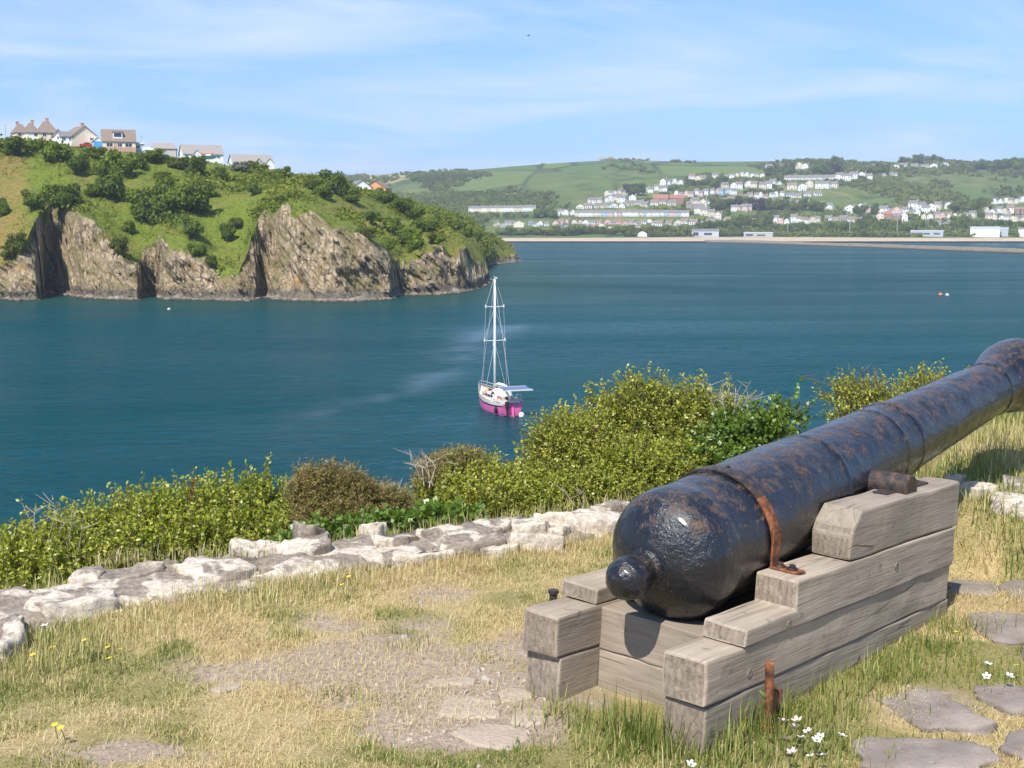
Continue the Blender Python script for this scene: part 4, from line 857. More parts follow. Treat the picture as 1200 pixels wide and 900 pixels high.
    for z, w in ((6.9, 1.05), (10.2, .92)):
        b = MB(); b.tube([(mx, -w, z + .05), (mx, 0, z), (mx, w, z + .05)], .045, 6); sp = obj('spreader', b, 'mast_alloy', ms)
        for s in (-1, 1): b = MB(); b.box((mx - .08, s * w - .05, z - .08), (mx + .08, s * w + .05, z + .22)); obj('tip', b, 'deck_white', sp)
    b = MB(); b.tube([(mx + .2, 0, 6.4), (mx + .2, 0, 6.75)], .14, 8); obj('radar', b, 'deck_white', ms); b = MB(); b.tube([(mx, 0, H), (mx - .4, 0, H + .12)], .035, 5); b.box((mx - .5, -.1, H + .05), (mx - .36, .1, H + .2)); obj('wind_vane', b, 'deck_white', ms)
    for s in (-1, 1):
        for a, z0, zt, w in ((-.4, 6.9, 6.8, 0), (.0, 10.2, 10.2, .92), (0, 13.2, 13.2, 1.05)):
            pts = [(mx + a, s * 1.28, 1.2)] + ([(mx, s * 1.05, 6.95)] if zt > 7 else []) + ([(mx, s * .92, 10.25)] if zt > 11 else []) + [(mx, 0, zt)]
            b = MB(); b.tube(pts, .016, 4); obj('shroud', b, 'rigging', t)
    b = MB(); b.tube([(9.7, 0, 1.65), (mx, 0, H - .2)], .022, 4); obj('forestay', b, 'rigging', t)
    b = MB(); b.tube([(0, 0, 1.3), (mx, 0, H - .1)], .016, 4); obj('backstay', b, 'rigging', t)
    b = MB(); b.tube([(mx - .1, 0, 2.5), (1.3, 0, 2.75)], .07, 7); bo = obj('boom', b, 'mast_alloy', t); b = MB(); b.tube([(mx - .3, 0, 2.62), (4, 0, 2.75), (2.6, 0, 2.85), (1.5, 0, 2.85)], [.1, .18, .15, .08], 8); obj('furled_sail', b, 'deck_white', bo)
    # stern gantry with panels
    b = MB(); b.add([(-1.1, -1.65, 2.75), (.8, -1.65, 2.85), (.8, 1.0, 2.85), (-1.1, 1.0, 2.75)] + [(-1.1, -1.65, 2.81), (.8, -1.65, 2.91), (.8, 1.0, 2.91), (-1.1, 1.0, 2.81)], [(3, 2, 1, 0), (4, 5, 6, 7), (0, 1, 5, 4), (1, 2, 6, 5), (2, 3, 7, 6), (3, 0, 4, 7)]); so_ = obj('solar_panel', b, 'solar_blue', t)
    b = MB(); b.box((-1.14, -1.7, 2.72), (-1.08, 1.05, 2.83)); b.box((.78, -1.7, 2.8), (.84, 1.05, 2.93)); obj('frame', b, 'mast_alloy', so_)
    for x, y in ((-.1, -.9), (-.1, .9), (.7, -1.1), (.7, .95)):
        b = MB(); b.tube([(x, y, 1.1), (x, y, 2.8)], .03, 5); obj('gantry_post', b, 'mast_alloy', t)
    for z in (1.75, 2.05):
        b = MB(); b.tube([(1.6, -1.1, z), (.1, -.98, z), (-.1, -.6, z), (-.1, .6, z), (.1, .98, z), (1.6, 1.1, z)], .022, 4); obj('push_pit_rail', b, 'rigging', t)
        b = MB(); b.tube([(7.6, -.9, z + .2), (9.2, -.3, z + .35), (9.75, 0, z + .38), (9.2, .3, z + .35), (7.6, .9, z + .2)], .022, 4); obj('pulpit_rail', b, 'rigging', t)
    for s in (-1, 1):
        for x in (2.0, 3.6, 5.2, 6.6, 7.8):
            w = interp(x / L, st, hw) - .08; z = interp(x / L, st, sheer); b = MB(); b.tube([(x, s * w, z), (x, s * w, z + .62)], .018, 4); obj('stanchion', b, 'rigging', t)
    # things on deck that belong to her: coiled lines, sail bags, an outboard, a rudder, a fender
    rs = random.Random(2)
    for x, y, r, m in ((.9, .5, .24, 'canvas_tan'), (1.5, -.6, .28, 'deck_white'), (2.1, .55, .22, 'canvas_red'), (6.7, .3, .26, 'canvas_tan'), (7.3, -.25, .22, 'rubber_black'), (1.3, .1, .22, 'solar_blue'), (2.0, -.2, .2, 'canvas_tan'), (7.0, -.5, .2, 'canvas_red'), (6.2, .75, .2, 'canvas_tan')):
        b = MB(); b.tube([(x - .35, y, 1.48 + r * .3), (x - .1, y + .05, 1.52 + r), (x + .2, y, 1.52 + r * .9), (x + .4, y - .03, 1.48 + r * .3)], [r * .4, r, r * .9, r * .3], 7); obj('sail_bag', b, m, t, smooth=True)
    b = MB(); b.box((-.5, .42, 1.05), (-.15, .78, 1.62)); b.box((-.42, .52, .1), (-.24, .68, 1.1)); obj('outboard_motor', b, 'rubber_black', t, bevel=.04)
    b = MB(); b.add([(-.3, -.04, 1.1), (-.3, .04, 1.1), (-.62, .04, -.2), (-.62, -.04, -.2), (0.0, -.04, 1.0), (0.0, .04, 1.0), (.05, .04, -.2), (.05, -.04, -.2)], [(0, 1, 2, 3), (4, 7, 6, 5), (0, 4, 5, 1), (0, 3, 7, 4), (1, 5, 6, 2)]); obj('rudder', b, 'hull_pink', t)
    b = MB(); b.tube([(1.2, 1.2, .3), (1.2, 1.22, .42), (1.2, 1.22, .85), (1.2, 1.2, 1.0)], [.05, .17, .17, .05], 8); obj('fender', b, 'rubber_black', t, smooth=True)
    b = MB(); b.tube([(-.55, -.75, -.1), (-.55, -.75, .12), (-.55, -.75, .5), (-.55, -.75, .62)], [.1, .27, .25, .06], 10); obj('fender', b, 'deck_white', t, smooth=True)
yacht()
def buoy(x, y, r, m, lab):
    p = gz(x, y, 0); t = thing('mooring_buoy', lab, 'buoy', p, 0, 'mooring buoys'); b = MB()
    b.tube([(0, 0, -r * .8), (0, 0, -r * .4), (0, 0, r * .1), (0, 0, r * .6), (0, 0, r * .95)], [r * .4, r * .9, r, r * .75, r * .2], 10); obj('float', b, m, t, smooth=True)
    b = MB(); b.tube([(0, 0, r * .9), (0, 0, r * 1.4)], r * .14, 5); obj('ring', b, 'pole_grey', t)
buoy(1102, 345.5, .55, 'kayak_orange', 'orange mooring buoy, left of two far out on the right'); buoy(1110, 346, .5, 'deck_white', 'pale mooring buoy, right of two far out on the right'); buoy(198, 363, .4, 'deck_white', 'small pale buoy below the left cliffs')
# gull in the sky and a duck on the water
def bird(name, p, span, lab, flying):
    t = thing(name, lab, 'bird', p, .6); b = MB(); s = span / 2
    b.tube([(-.24 * s, 0, 0), (-.1 * s, 0, .02 * s), (.1 * s, 0, .02 * s), (.25 * s, 0, .04 * s), (.36 * s, 0, .03 * s)], [.02 * s, .09 * s, .1 * s, .06 * s, .01 * s], 7); o = obj('body', b, 'bird_dark', t, smooth=True)
    for q in (-1, 1):
        b = MB(); b.add([(.12 * s, q * .06 * s, .04 * s), (-.10 * s, q * .06 * s, .04 * s), (-.02 * s, q * .5 * s, .22 * s), (.16 * s, q * .5 * s, .24 * s), (-.12 * s, q * s, .12 * s)] if flying else [(.15 * s, q * .10 * s, .03 * s), (-.3 * s, q * .05 * s, .05 * s), (-.2 * s, q * .12 * s, -.02 * s), (.1 * s, q * .13 * s, -.03 * s), (-.05 * s, q * .1 * s, .08 * s)], [(0, 1, 2, 3), (3, 2, 4)]); obj('wing', b, 'bird_dark', t)
plain('bird_dark', (0.06, 0.055, 0.05), 0.8, 0.2, 8.0)
bird('gull', gd(619, 42, 120), .9, 'small dark bird flying high in the middle of the sky', True)
bird('sea_duck', gz(190, 548.5, .04), .9, 'dark sea bird floating alone left of the bushes', False)
# ------------------------------------------------------------------ the gun and its timber bed
AX = np.array([[0.66641489, 0.74449343, -0.04025818], [-0.74416379, 0.6675055, 0.0256255], [0.04595057, 0.01288147, 0.99886066]])   # length, width, height of the bed
C0 = np.array([0.57828346, 3.58648187, -1.6]) + EYE                 # near lower corner of the right cheek
def bed_matrix(origin=(0, 0, 0), axes=AX):
    o = C0 + AX.T @ np.array(origin); M = Matrix.Identity(4)
    for i in range(3):
        for j in range(3): M[i][j] = axes[j][i]
        M[i][3] = o[i]
    return M
def bed_pt(s, e, h): return C0 + AX.T @ np.array([s, e, h])
def m_timber(t, end=False, cross=False):
    v = t.coord('Object', rot=(0, 0, R(90) if cross else 0)); rnd = t.n('ShaderNodeObjectInfo').outputs['Random']
    off = t.n('ShaderNodeCombineXYZ', {0: t.math('MULTIPLY', rnd, 37.0), 1: t.math('MULTIPLY', rnd, 11.0), 2: 0.0}).outputs[0]
    v = t.mix(1.0, v, off, 'ADD')
    if end:
        vs = t.n('ShaderNodeMapping', {0: v, 3: (30, 14, 14)}).outputs[0]
        grain = t.n('ShaderNodeTexWave', {'Vector': t.n('ShaderNodeMapping', {0: v, 1: (0, .13, -.05)}).outputs[0], 'Scale': 14.0, 'Distortion': 5.0, 'Detail': 5.0, 'Detail Scale': 2.0}, wave_type='RINGS', rings_direction='X').outputs[1]
        fine = t.noise(vs, 2.5, 5, 0.65)
    else:
        vs = t.n('ShaderNodeMapping', {0: v, 3: (1.6, 26, 26)}).outputs[0]
        grain = t.noise(vs, 1.6, 6, 0.62, 0.6); fine = t.noise(t.n('ShaderNodeMapping', {0: v, 3: (5, 90, 90)}).outputs[0], 1.5, 4, 0.6)
    blot = t.noise(v, 5.5, 5, 0.6); broad = t.noise(v, 2.2, 3, 0.5)
    c = t.ramp(grain, [(0.28, (0.20, 0.162, 0.122)), (0.50, (0.38, 0.322, 0.252)), (0.76, (0.53, 0.460, 0.370))] if not end else [(0.0, (0.20, 0.160, 0.122)), (1.0, (0.34, 0.285, 0.222))])
    c = t.mix(t.math('MULTIPLY', fine, 0.38), c, (0.26, 0.22, 0.172))
    c = t.mix(t.ramp(broad, [(0.42, 0.0), (0.66, 0.5)]), c, (0.50, 0.415, 0.31))                        # paler, warmer boards
    c = t.mix(t.ramp(blot, [(0.54, 0.0), (0.70, 0.42)]), c, (0.26, 0.235, 0.145))                             # algae tint
    c = t.mix(t.ramp(t.noise(v, 19.0, 3, 0.5), [(0.66, 0.0), (0.74, 0.5)]), c, (0.10, 0.085, 0.07))         # lichen and knots
    # drying checks along the grain
    chk = t.voro(t.n('ShaderNodeMapping', {0: v, 3: (0.42, 9, 9)}).outputs[0], 1.15, 'Distance', 'DISTANCE_TO_EDGE')
    wob = t.math('ADD', chk, t.math('MULTIPLY', t.math('SUBTRACT', fine, 0.5), 0.03))
    gate = t.ramp(t.noise(v, 3.1, 2), [(0.50, 0.0), (0.58, 1.0)])
    ck = t.math('MULTIPLY', t.ramp(wob, [(0.0, 0.85), (0.010, 0.0)]), gate)
    if end:
        ck = t.math('MULTIPLY', t.ramp(t.noise(t.n('ShaderNodeMapping', {0: v, 3: (2, 26, 5)}).outputs[0], 1.6, 4, 0.6, 1.5), [(0.30, 0.8), (0.37, 0.0)]), gate)
        c = t.mix(t.ramp(broad, [(0.3, 0.75), (0.7, 0.35)]), c, t.ramp(fine, [(0.38, (0.13, 0.100, 0.078)), (0.7, (0.38, 0.325, 0.265))]))
    c = t.mix(1.0, c, t.ramp(rnd, [(0.0, (0.84, 0.82, 0.83)), (0.35, (1.03, 1.0, 0.99)), (0.65, (0.93, 0.93, 0.96)), (1.0, (1.10, 1.06, 1.04))]), 'MULTIPLY')
    c = t.mix(t.math('MULTIPLY', t.ramp(t.noise(v, 1.3, 3, .6), [(0.45, 0.0), (0.62, 0.45)]), 1.0), c, (0.21, 0.175, 0.135))
    c = t.mix(t.math('MULTIPLY', ck, 0.9), c, (0.030, 0.024, 0.018))
    h = t.math('SUBTRACT', t.math('ADD', t.math('MULTIPLY', grain, 0.6), t.math('MULTIPLY', fine, 0.5)), t.math('MULTIPLY', ck, 2.2))
    t.out(t.pbr(c, 0.88, t.bump(h, 0.6 if end else 0.5, 0.007), 0.25))
material('weathered_oak', m_timber); material('oak_end_grain', lambda t: m_timber(t, True)); material('weathered_oak_across', lambda t: m_timber(t, False, True))
def m_rust(t):
    v = t.coord('Object'); n = t.noise(v, 26.0, 6, 0.65); b = t.noise(v, 90.0, 4, 0.6)
    c = t.ramp(n, [(0.32, (0.040, 0.024, 0.019)), (0.47, (0.15, 0.058, 0.028)), (0.62, (0.32, 0.120, 0.048)), (0.78, (0.46, 0.23, 0.12))])
    t.out(t.pbr(c, 0.8, t.bump(b, 0.7, 0.003), 0.3))
material('rusty_iron', m_rust)
def m_darkiron(t):
    v = t.coord('Object'); n = t.noise(v, 34.0, 6, 0.65)
    c = t.ramp(n, [(0.40, (0.020, 0.019, 0.021)), (0.58, (0.065, 0.042, 0.032)), (0.70, (0.20, 0.09, 0.05))])
    t.out(t.pbr(c, 0.55, t.bump(n, 0.6, 0.003), 0.45))
material('dark_iron', m_darkiron)
def m_gun(t):
    v = t.coord('Object')
    n = t.noise(v, 18.0, 8, 0.76, 0.2); s = t.noise(t.n('ShaderNodeMapping', {0: v, 3: (1.0, 1.6, 1.6)}).outputs[0], 58.0, 6, 0.7); broad = t.noise(v, 2.4, 4, 0.55)
    base = t.ramp(broad, [(0.32, (0.0055, 0.0058, 0.0070)), (0.60, (0.0075, 0.0100, 0.017)), (0.78, (0.010, 0.016, 0.032))])
    up = t.n('ShaderNodeSeparateXYZ', {0: t.n('ShaderNodeNewGeometry').outputs['Normal']}).outputs[2]
    weather = t.math('ADD', n, t.math('MULTIPLY', up, 0.12))                                                 # rain wears the upper side most
    brown = t.ramp(weather, [(0.595, 0.0), (0.65, 0.9)])
    c = t.mix(brown, base, t.ramp(s, [(0.35, (0.024, 0.016, 0.012)), (0.6, (0.095, 0.054, 0.032))]))
    orange = t.math('MULTIPLY', t.ramp(s, [(0.60, 0.0), (0.68, 0.8)]), t.ramp(n, [(0.48, 0.0), (0.58, 1.0)]))
    c = t.mix(orange, c, (0.28, 0.125, 0.055))
    grey = t.math('MULTIPLY', t.ramp(t.noise(t.n('ShaderNodeMapping', {0: v, 3: (1.0, .5, .5)}).outputs[0], 52.0, 5, 0.7), [(0.62, 0.0), (0.72, 0.55)]), t.ramp(broad, [(0.42, 1.0), (0.62, 0.2)]))
    c = t.mix(grey, c, (0.20, 0.19, 0.175))
    rough = t.math('ADD', t.ramp(n, [(0.35, 0.17), (0.65, 0.30)]), t.math('MULTIPLY', brown, 0.22))
    pit = t.noise(v, 46.0, 6, 0.6); lump = t.noise(v, 15.0, 3, 0.5)
    nb = t.bump(t.math('ADD', t.math('ADD', t.math('MULTIPLY', pit, 0.6), t.math('MULTIPLY', t.noise(v, 120.0, 4, 0.6), 0.18)), t.math('MULTIPLY', lump, 0.7)), t.ramp(t.noise(v, 4.0, 3), [(0.35, 0.45), (0.65, 1.0)]), 0.013)
    t.out(t.pbr(c, t.math('ADD', rough, 0.06), nb, 0.5, **{'Coat Weight': 0.42, 'Coat Roughness': 0.17}))
material('tarred_gun_iron', m_gun)
plain('bore_dark', (0.012, 0.011, 0.010), 0.9, 0.2, 20.0)
def worn_solid(name, poly, e0, e1, parent, seed, mats=('weathered_oak', 'oak_end_grain'), bev=0.006, sub=0.09, amp=0.0022):
    """a beam: side outline poly (s, h) swept from e0 to e1, edges worn, faces slightly uneven; faces across the grain get end grain"""
    bm = bmesh.new(); A_ = [bm.verts.new((s, e0, h)) for s, h in poly]; B_ = [bm.verts.new((s, e1, h)) for s, h in poly]; n = len(poly)
    bm.faces.new(A_); bm.faces.new(B_[::-1])
    for i in range(n): bm.faces.new((A_[(i + 1) % n], A_[i], B_[i], B_[(i + 1) % n]))
    bmesh.ops.recalc_face_normals(bm, faces=bm.faces)
    for f in bm.faces: f.material_index = 1 if abs(f.normal.x) > .75 else 0
    bmesh.ops.bevel(bm, geom=bm.edges[:], offset=bev, segments=2, affect='EDGES', profile=.6)
    for _ in range(5):
        ed = [e for e in bm.edges if e.calc_length() > sub]
        if not ed: break
        bmesh.ops.subdivide_edges(bm, edges=ed, cuts=1, use_grid_fill=True)
    bmesh.ops.triangulate(bm, faces=[f for f in bm.faces if len(f.verts) > 4])
    co = np.array([v.co[:] for v in bm.verts]); d = np.stack([fbm(co[:, 0] * 5, co[:, 1] * 14 + k * 9, co[:, 2] * 14, 3, seed + k) for k in range(3)], 1)
    chip = np.clip(fbm(co[:, 0] * 2.6 + seed, co[:, 1] * 5, co[:, 2] * 5, 3, seed + 40) - .42, 0, 1)
    cen = co.mean(0)
    for v, q, ch, x in zip(bm.verts, d, chip, co): v.co += Vector(q * amp * np.array([1.8, 1.2, 1.2]) + (cen - x) * np.array([.015, .05, .05]) * ch)
    for f in bm.faces: f.smooth = False
    me = bpy.data.meshes.new(name); bm.to_mesh(me); bm.free()
    for m in mats: me.materials.append(MATS[m])
    return link(name, me, parent)
bed = thing('gun_carriage', 'weathered grey oak timber bed of stepped beams carrying the cannon', 'gun carriage'); bed.matrix_world = bed_matrix()
def rect(s0, s1, h0, h1): return [(s0, h0), (s1, h0), (s1, h1), (s0, h1)]
STEP = [(.19, .3025), (1.80, .3025), (1.80, .4585), (.507, .4585), (.503, .361), (.197, .357)]
BLOCK = [(.885, .4625), (1.838, .4625), (1.838, .640), (1.4, .641), (.955, .638), (.905, .585), (.885, .55)]
for e0, e1, sd in ((0, .150, 1), (.580, .725, 60)):
    p = -.012 if sd == 1 else 0; q = .012 if sd == 60 else 0
    worn_solid('beam', rect(0 if sd == 1 else .01, 1.813, -.035, .1515), e0, e1, bed, sd + 1, bev=.007)
    worn_solid('beam', rect(-.014, 1.797, .1545, .2990), e0 - .003, e1 + .003, bed, sd + 5, bev=.009)
    worn_solid('stepped_beam', STEP, e0 + p, e1 + q, bed, sd + 9, bev=.007)
    worn_solid('top_block', BLOCK, e0 + p * .5 + .002, e1 + q * .5, bed, sd + 13, bev=.010, amp=.003)
worn_solid('cross_beam', rect(.222, .36, -.05, .1415), .152, .578, bed, 31, mats=('weathered_oak_across', 'weathered_oak_across'))
worn_solid('cross_beam', rect(.222, .36, .1435, .292), .152, .578, bed, 35, mats=('weathered_oak_across', 'weathered_oak_across'))
worn_solid('cross_beam', rect(1.55, 1.72, .0, .30), .152, .578, bed, 39, mats=('weathered_oak_across', 'weathered_oak_across'))
worn_solid('floor_beam', rect(.37, 1.54, -.04, .05), .155, .575, bed, 43)
# gun axis in bed coordinates
GA = np.array([.072, .3625, .467]); GD = np.array([0.98879, 0.0, 0.14930]); GU = np.array([-0.14930, 0, 0.98879])
def gun_c(a): return GA + GD * a
# iron strap over the breech
def strap():
    a0 = .535; c = gun_c(a0); r = .2245; w = .050; th = .006; pts = []
    for k in range(37):
        q = R(-6 + 192 * k / 36); pts.append((math.cos(q), math.sin(q)))
    b = MB(); V = []
    for (cx, sx) in pts:
        for da, dr in ((-w / 2, 0), (w / 2, 0), (w / 2, th), (-w / 2, th)):
            P = c + GD * da + np.array([0, -1, 0]) * cx * (r + dr) + GU * sx * (r + dr); V.append(P)
    n = len(pts); b.add(V, [(i * 4 + k, i * 4 + (k + 1) % 4, i * 4 + 4 + (k + 1) % 4, i * 4 + 4 + k) for i in range(n - 1) for k in range(4)])
    b.m = [1 if (k // 4) < 9 or (k // 4) > 29 else 0 for k in range(len(b.f))]
    o = obj('iron_strap', b, ['dark_iron', 'rusty_iron'], bed)
    for side in (-1, 1):
        e = .3625 + side * (r + .003) if side == 1 else .3625 - (r + .003)
        b = MB(); top = c[2] - .01; s0 = c[0]
        b.box((s0 - w / 2, e - .004 * 1, .463), (s0 + w / 2, e + .004, top + .055)); f = obj('strap_leg', b, 'rusty_iron', o, bevel=.002)
        b = MB(); x0, x1 = (.022, e + .004) if side == -1 else (e - .004, .703)
        poly = [(s0 - w / 2 + .0, x1 if side == -1 else x0), (s0 + w / 2, x1 if side == -1 else x0)]
        pl = [(s0 - .028, x0 + .02), (s0 - .018, x0 + .005), (s0 + .012, x0), (s0 + .03, x0 + .016), (s0 + .03, x1), (s0 - .028, x1)]
        b.prism(pl, .4595, .4675); obj('strap_foot', b, 'rusty_iron', o, bevel=.002)
        for q in (.38, .78):
            ee = x0 + (x1 - x0) * (q if side == -1 else 1 - q); bb = MB(); bb.tube([(s0, ee, .467), (s0, ee, .474)], .019, 18); bb.tube([(s0, ee, .474), (s0, ee, .484)], .0125, 6); obj('bolt', bb, 'dark_iron', o, bevel=.0015)
strap()
# trunnion plates, pins
for e0, e1 in ((.055, .118), (.612, .668)):
    b = MB(); b.prism([(1.27, e0), (1.66, e0 + .004), (1.67, e1), (1.275, e1 - .003)], .6405, .6485); obj('trunnion_plate', b, 'dark_iron', bed, bevel=.002)
b = MB(); b.tube([(.300, -.052, -.06), (.297, -.050, .10), (.287, -.047, .238), (.287, -.047, .246)], [.014, .0145, .0145, .011], 12); pin = obj('iron_pin', b, 'rusty_iron', bed, smooth=True)
b = MB(); b.tube([(.305, -.05, .02), (.355, -.028, .065), (.41, -.014, .115)], [.016, .018, .019], 8); obj('pin_bracket', b, 'rusty_iron', pin)
b = MB(); b.tube([(.300, -.05, .0), (.300, -.05, .035)], .024, 10); obj('pin_collar', b, 'rusty_iron', pin)
b = MB(); b.tube([(.16, .745, .24), (.16, .745, .312)], .014, 10); b.tube([(.16, .745, .312), (.16, .745, .324)], .019, 8); obj('iron_stud', b, 'dark_iron', bed)
for s, e, h in ((1.26, -.013, .385), (1.02, -.001, .075), (.245, -.0025, .205), (.46, -.013, .325)):
    b = MB(); b.tube([(s, e - .001, h), (s, e + .004, h)], .014, 10); k = obj('wooden_peg', b, 'oak_end_grain', bed)

gun = thing('cannon', 'old black iron cannon with rust patches pointing right over the bay', 'cannon')
gun.matrix_world = bed_matrix(GA, np.stack([AX.T @ GD, AX[1], AX.T @ GU]))
PROF = [(.092, .060), (.10, .088), (.115, .120), (.135, .155), (.160, .188), (.190, .212), (.222, .2255), (.26, .2295), (.31, .2285), (.335, .2225), (.36, .2205), (.55, .2195), (.75, .2145), (.95, .207), (1.12, .1985),
        (1.135, .1985), (1.142, .2015), (1.160, .2015), (1.168, .1935), (1.35, .186), (1.60, .180), (1.685, .178), (1.692, .181), (1.708, .181), (1.716, .1745), (1.84, .172), (1.847, .1765), (1.868, .1765), (1.878, .1655), (2.2, .155), (2.66, .143), (2.93, .134),
        (2.94, .140), (2.985, .140), (2.995, .133), (3.05, .135), (3.12, .149), (3.20, .172), (3.28, .187), (3.35, .190), (3.41, .180), (3.44, .165), (3.445, .150)]
def lathe(name, prof, mat, parent, na=128, step=.016, amp=.0026, closed_end=False, seed=3):
    a = np.array([p[0] for p in prof]); r = np.array([p[1] for p in prof]); L = np.concatenate([[0], np.cumsum(np.hypot(np.diff(a), np.diff(r)))])
    t = np.unique(np.concatenate([L, np.arange(0, L[-1], step)])); aa, rr = interp(t, L, a), interp(t, L, r)
    q = np.linspace(0, 2 * math.pi, na + 1)
    Am, Q = np.meshgrid(aa, q, indexing='ij'); Rm = rr[:, None] * np.ones_like(Q)
    y, z = np.cos(Q), np.sin(Q)
    n = fbm(Am * 9, y * 2.2 + 5, z * 2.2, 4, seed) * amp + fbm(Am * 30, y * 7 + 3, z * 7, 3, seed + 7) * amp * .55
    Rm = Rm * (1 + np.clip(n / np.maximum(Rm, .02), -.1, .1))
    P = np.stack([Am, y * Rm, z * Rm], -1); P[:, -1] = P[:, 0]
    return link(name, grid_mesh(name, P, mat), parent)
lathe('barrel', PROF, 'tarred_gun_iron', gun)
lathe('cascabel_knob', [(-.076, .0), (-.075, .018), (-.068, .037), (-.052, .056), (-.03, .068), (-.004, .073), (.022, .070), (.046, .062), (.068, .054), (.085, .054), (.10, .075)], 'tarred_gun_iron', gun, 64, .008, .0022, seed=19)
lathe('muzzle_bore', [(3.445, .152), (3.443, .078), (3.40, .073), (2.9, .073), (2.9, .0)], 'bore_dark', gun, 48, .05, 0.0)
tq = np.array([1.41, 0, .655]) - GA; ta, tu = float(tq @ GD), float(tq @ GU)
for e0, e1 in ((-.343, -.15), (.15, .343)):
    b = MB(); b.tube([(ta, e0, tu), (ta, e0 + .004 * (1 if e0 < 0 else 1), tu), (ta, e1 - .004, tu), (ta, e1, tu)], [.050, .054, .054, .050], 28); obj('trunnion', b, 'dark_iron', gun, smooth=False)
b = MB(); b.tube([(.60, 0, .2165), (.60, 0, .2195)], .007, 10); obj('touch_hole', b, 'bore_dark', gun)
# ------------------------------------------------------------------ the fort lawn
WX = [-9, -5, -3.0, -2.0, -1.72, -1.14, -.74, -.25, .0, .6, 1.2, 1.7, 1.95, 2.2, 3.0, 5, 9]
WY = [1.0, 2.9, 4.05, 4.66, 4.84, 5.22, 5.48, 5.76, 5.92, 6.26, 6.45, 6.35, 6.0, 5.80, 5.72, 5.5, 5.0]
def wall_y(x): return interp(x, WX, WY)
def ground_z(x, y):
    x = np.asarray(x, float); y = np.asarray(y, float)
    d = (y - wall_y(x)) * .80
    n = fbm(x * .9, y * .9, 0, 3, 200) * .018 + fbm(x * 4, y * 4, 0, 3, 210) * .007
    lawn = ZG + n + np.clip((d + .9) / .9, 0, 1) ** 2 * .02                     # turf rises a little against the wall
    left = np.where(d > .45, ZG + .03 - (d - .45) * .85 - .25 * np.clip((d - .45), 0, 1), lawn)
    bank = lawn + np.clip((d + .31) / .13, 0, 1) * .27
    right = np.where(d > .1, ZG + .300 + n * 1.5 + .05 * np.clip(d - .1, 0, 2) - np.clip(d - 2.0, 0, 99) * .55, bank)
    k = np.clip((x - 1.75 - .22 * (y - 5.8)) / .4, 0, 1)
    z = left * (1 - k) + right * k
    return np.where(d > 6, np.maximum(z - (d - 6) * .3, -1.2), np.maximum(z, -1.2))
# bare and worn places: photo centre, radii in metres, strength
BARE = [(gz(430, 775), .55, .30, 1.0), (gz(330, 785), .50, .22, .9), (gz(530, 845), .42, .30, 1.1), (gz(590, 810), .42, .26, 1.0), (gz(480, 800), .6, .35, .9), (gz(560, 700), .8, .25, .35), (gz(180, 885), .3, .12, .8), (gz(660, 700), .5, .3, .45), (gz(1040, 830), .4, .3, .5), (gz(260, 820), .4, .1, .5), (gz(610, 760), .35, .3, .7), (gz(400, 735), .5, .16, .6)]
def bare(x, y):
    r = np.zeros_like(np.asarray(x, float))
    for c, a, b, s in BARE: r = np.maximum(r, s * np.exp(-(((x - c[0]) / a) ** 2 + ((y - c[1]) / b) ** 2) * 1.1))
    return np.clip(r + fbm(x * 3.2, y * 3.2, 0, 4, 220) * .30 - .08, 0, 1)
def lush(x, y):
    """1 where the grass is green, 0 where it is straw"""
    g = .42 + .55 * fbm(x * 2.3, y * 2.3, 0, 5, 230, .6)
    for px, py, a, b, s in ((60, 760, .5, .35, .10), (330, 885, .7, .16, .28), (120, 880, .5, .2, .05), (690, 870, .45, .25, .5), (900, 860, .5, .35, .8), (1150, 640, .6, .6, .6), (1150, 780, .5, .3, .6), (640, 850, .2, .3, .5), (480, 890, .4, .2, .4), (520, 690, .8, .3, -.25), (640, 660, .6, .3, -.3), (300, 740, .6, .3, -.1), (1000, 800, .3, .2, .2)):
        c = gz(px, py); g = g + s * np.exp(-(((x - c[0]) / a) ** 2 + ((y - c[1]) / b) ** 2))
    g = g + np.where((x > 1.7) & (y > wall_y(x) - .45), .42, 0)
    return np.clip(g, 0, 1)
def m_ground(t):
    v = t.coord('Object'); b = t.attr('bare'); g = t.attr('lush')
    f = t.noise(v, 55.0, 6, 0.7); m = t.noise(v, 14.0, 5, 0.65); st = t.noise(t.n('ShaderNodeMapping', {0: v, 2: (0, 0, .5), 3: (1, 2.6, 1)}).outputs[0], 120.0, 4, 0.6)
    soil = t.ramp(f, [(0.28, (0.24, 0.175, 0.125)), (0.50, (0.43, 0.33, 0.245)), (0.72, (0.58, 0.48, 0.375))])
    soil = t.mix(t.ramp(m, [(0.5, 0.0), (0.62, 0.6)]), soil, (0.36, 0.29, 0.235))
    straw = t.ramp(st, [(0.30, (0.27, 0.195, 0.090)), (0.52, (0.53, 0.41, 0.21)), (0.75, (0.70, 0.58, 0.33))])
    green = t.ramp(st, [(0.3, (0.10, 0.105, 0.025)), (0.7, (0.30, 0.28, 0.085))])
    c = t.mix(t.ramp(t.math('ADD', g, t.math('MULTIPLY', t.math('SUBTRACT', m, .5), .8)), [(0.42, 0.0), (0.78, 0.6)]), straw, green)
    k = t.ramp(t.math('ADD', b, t.math('MULTIPLY', t.math('SUBTRACT', m, .5), .7)), [(0.30, 0.0), (0.55, 1.0)])
    h = t.math('ADD', f, t.math('MULTIPLY', st, .7))
    t.out(t.pbr(t.mix(k, c, soil), 0.95, t.bump(h, 0.9, 0.012), 0.15))
material('lawn_turf_and_soil', m_ground)
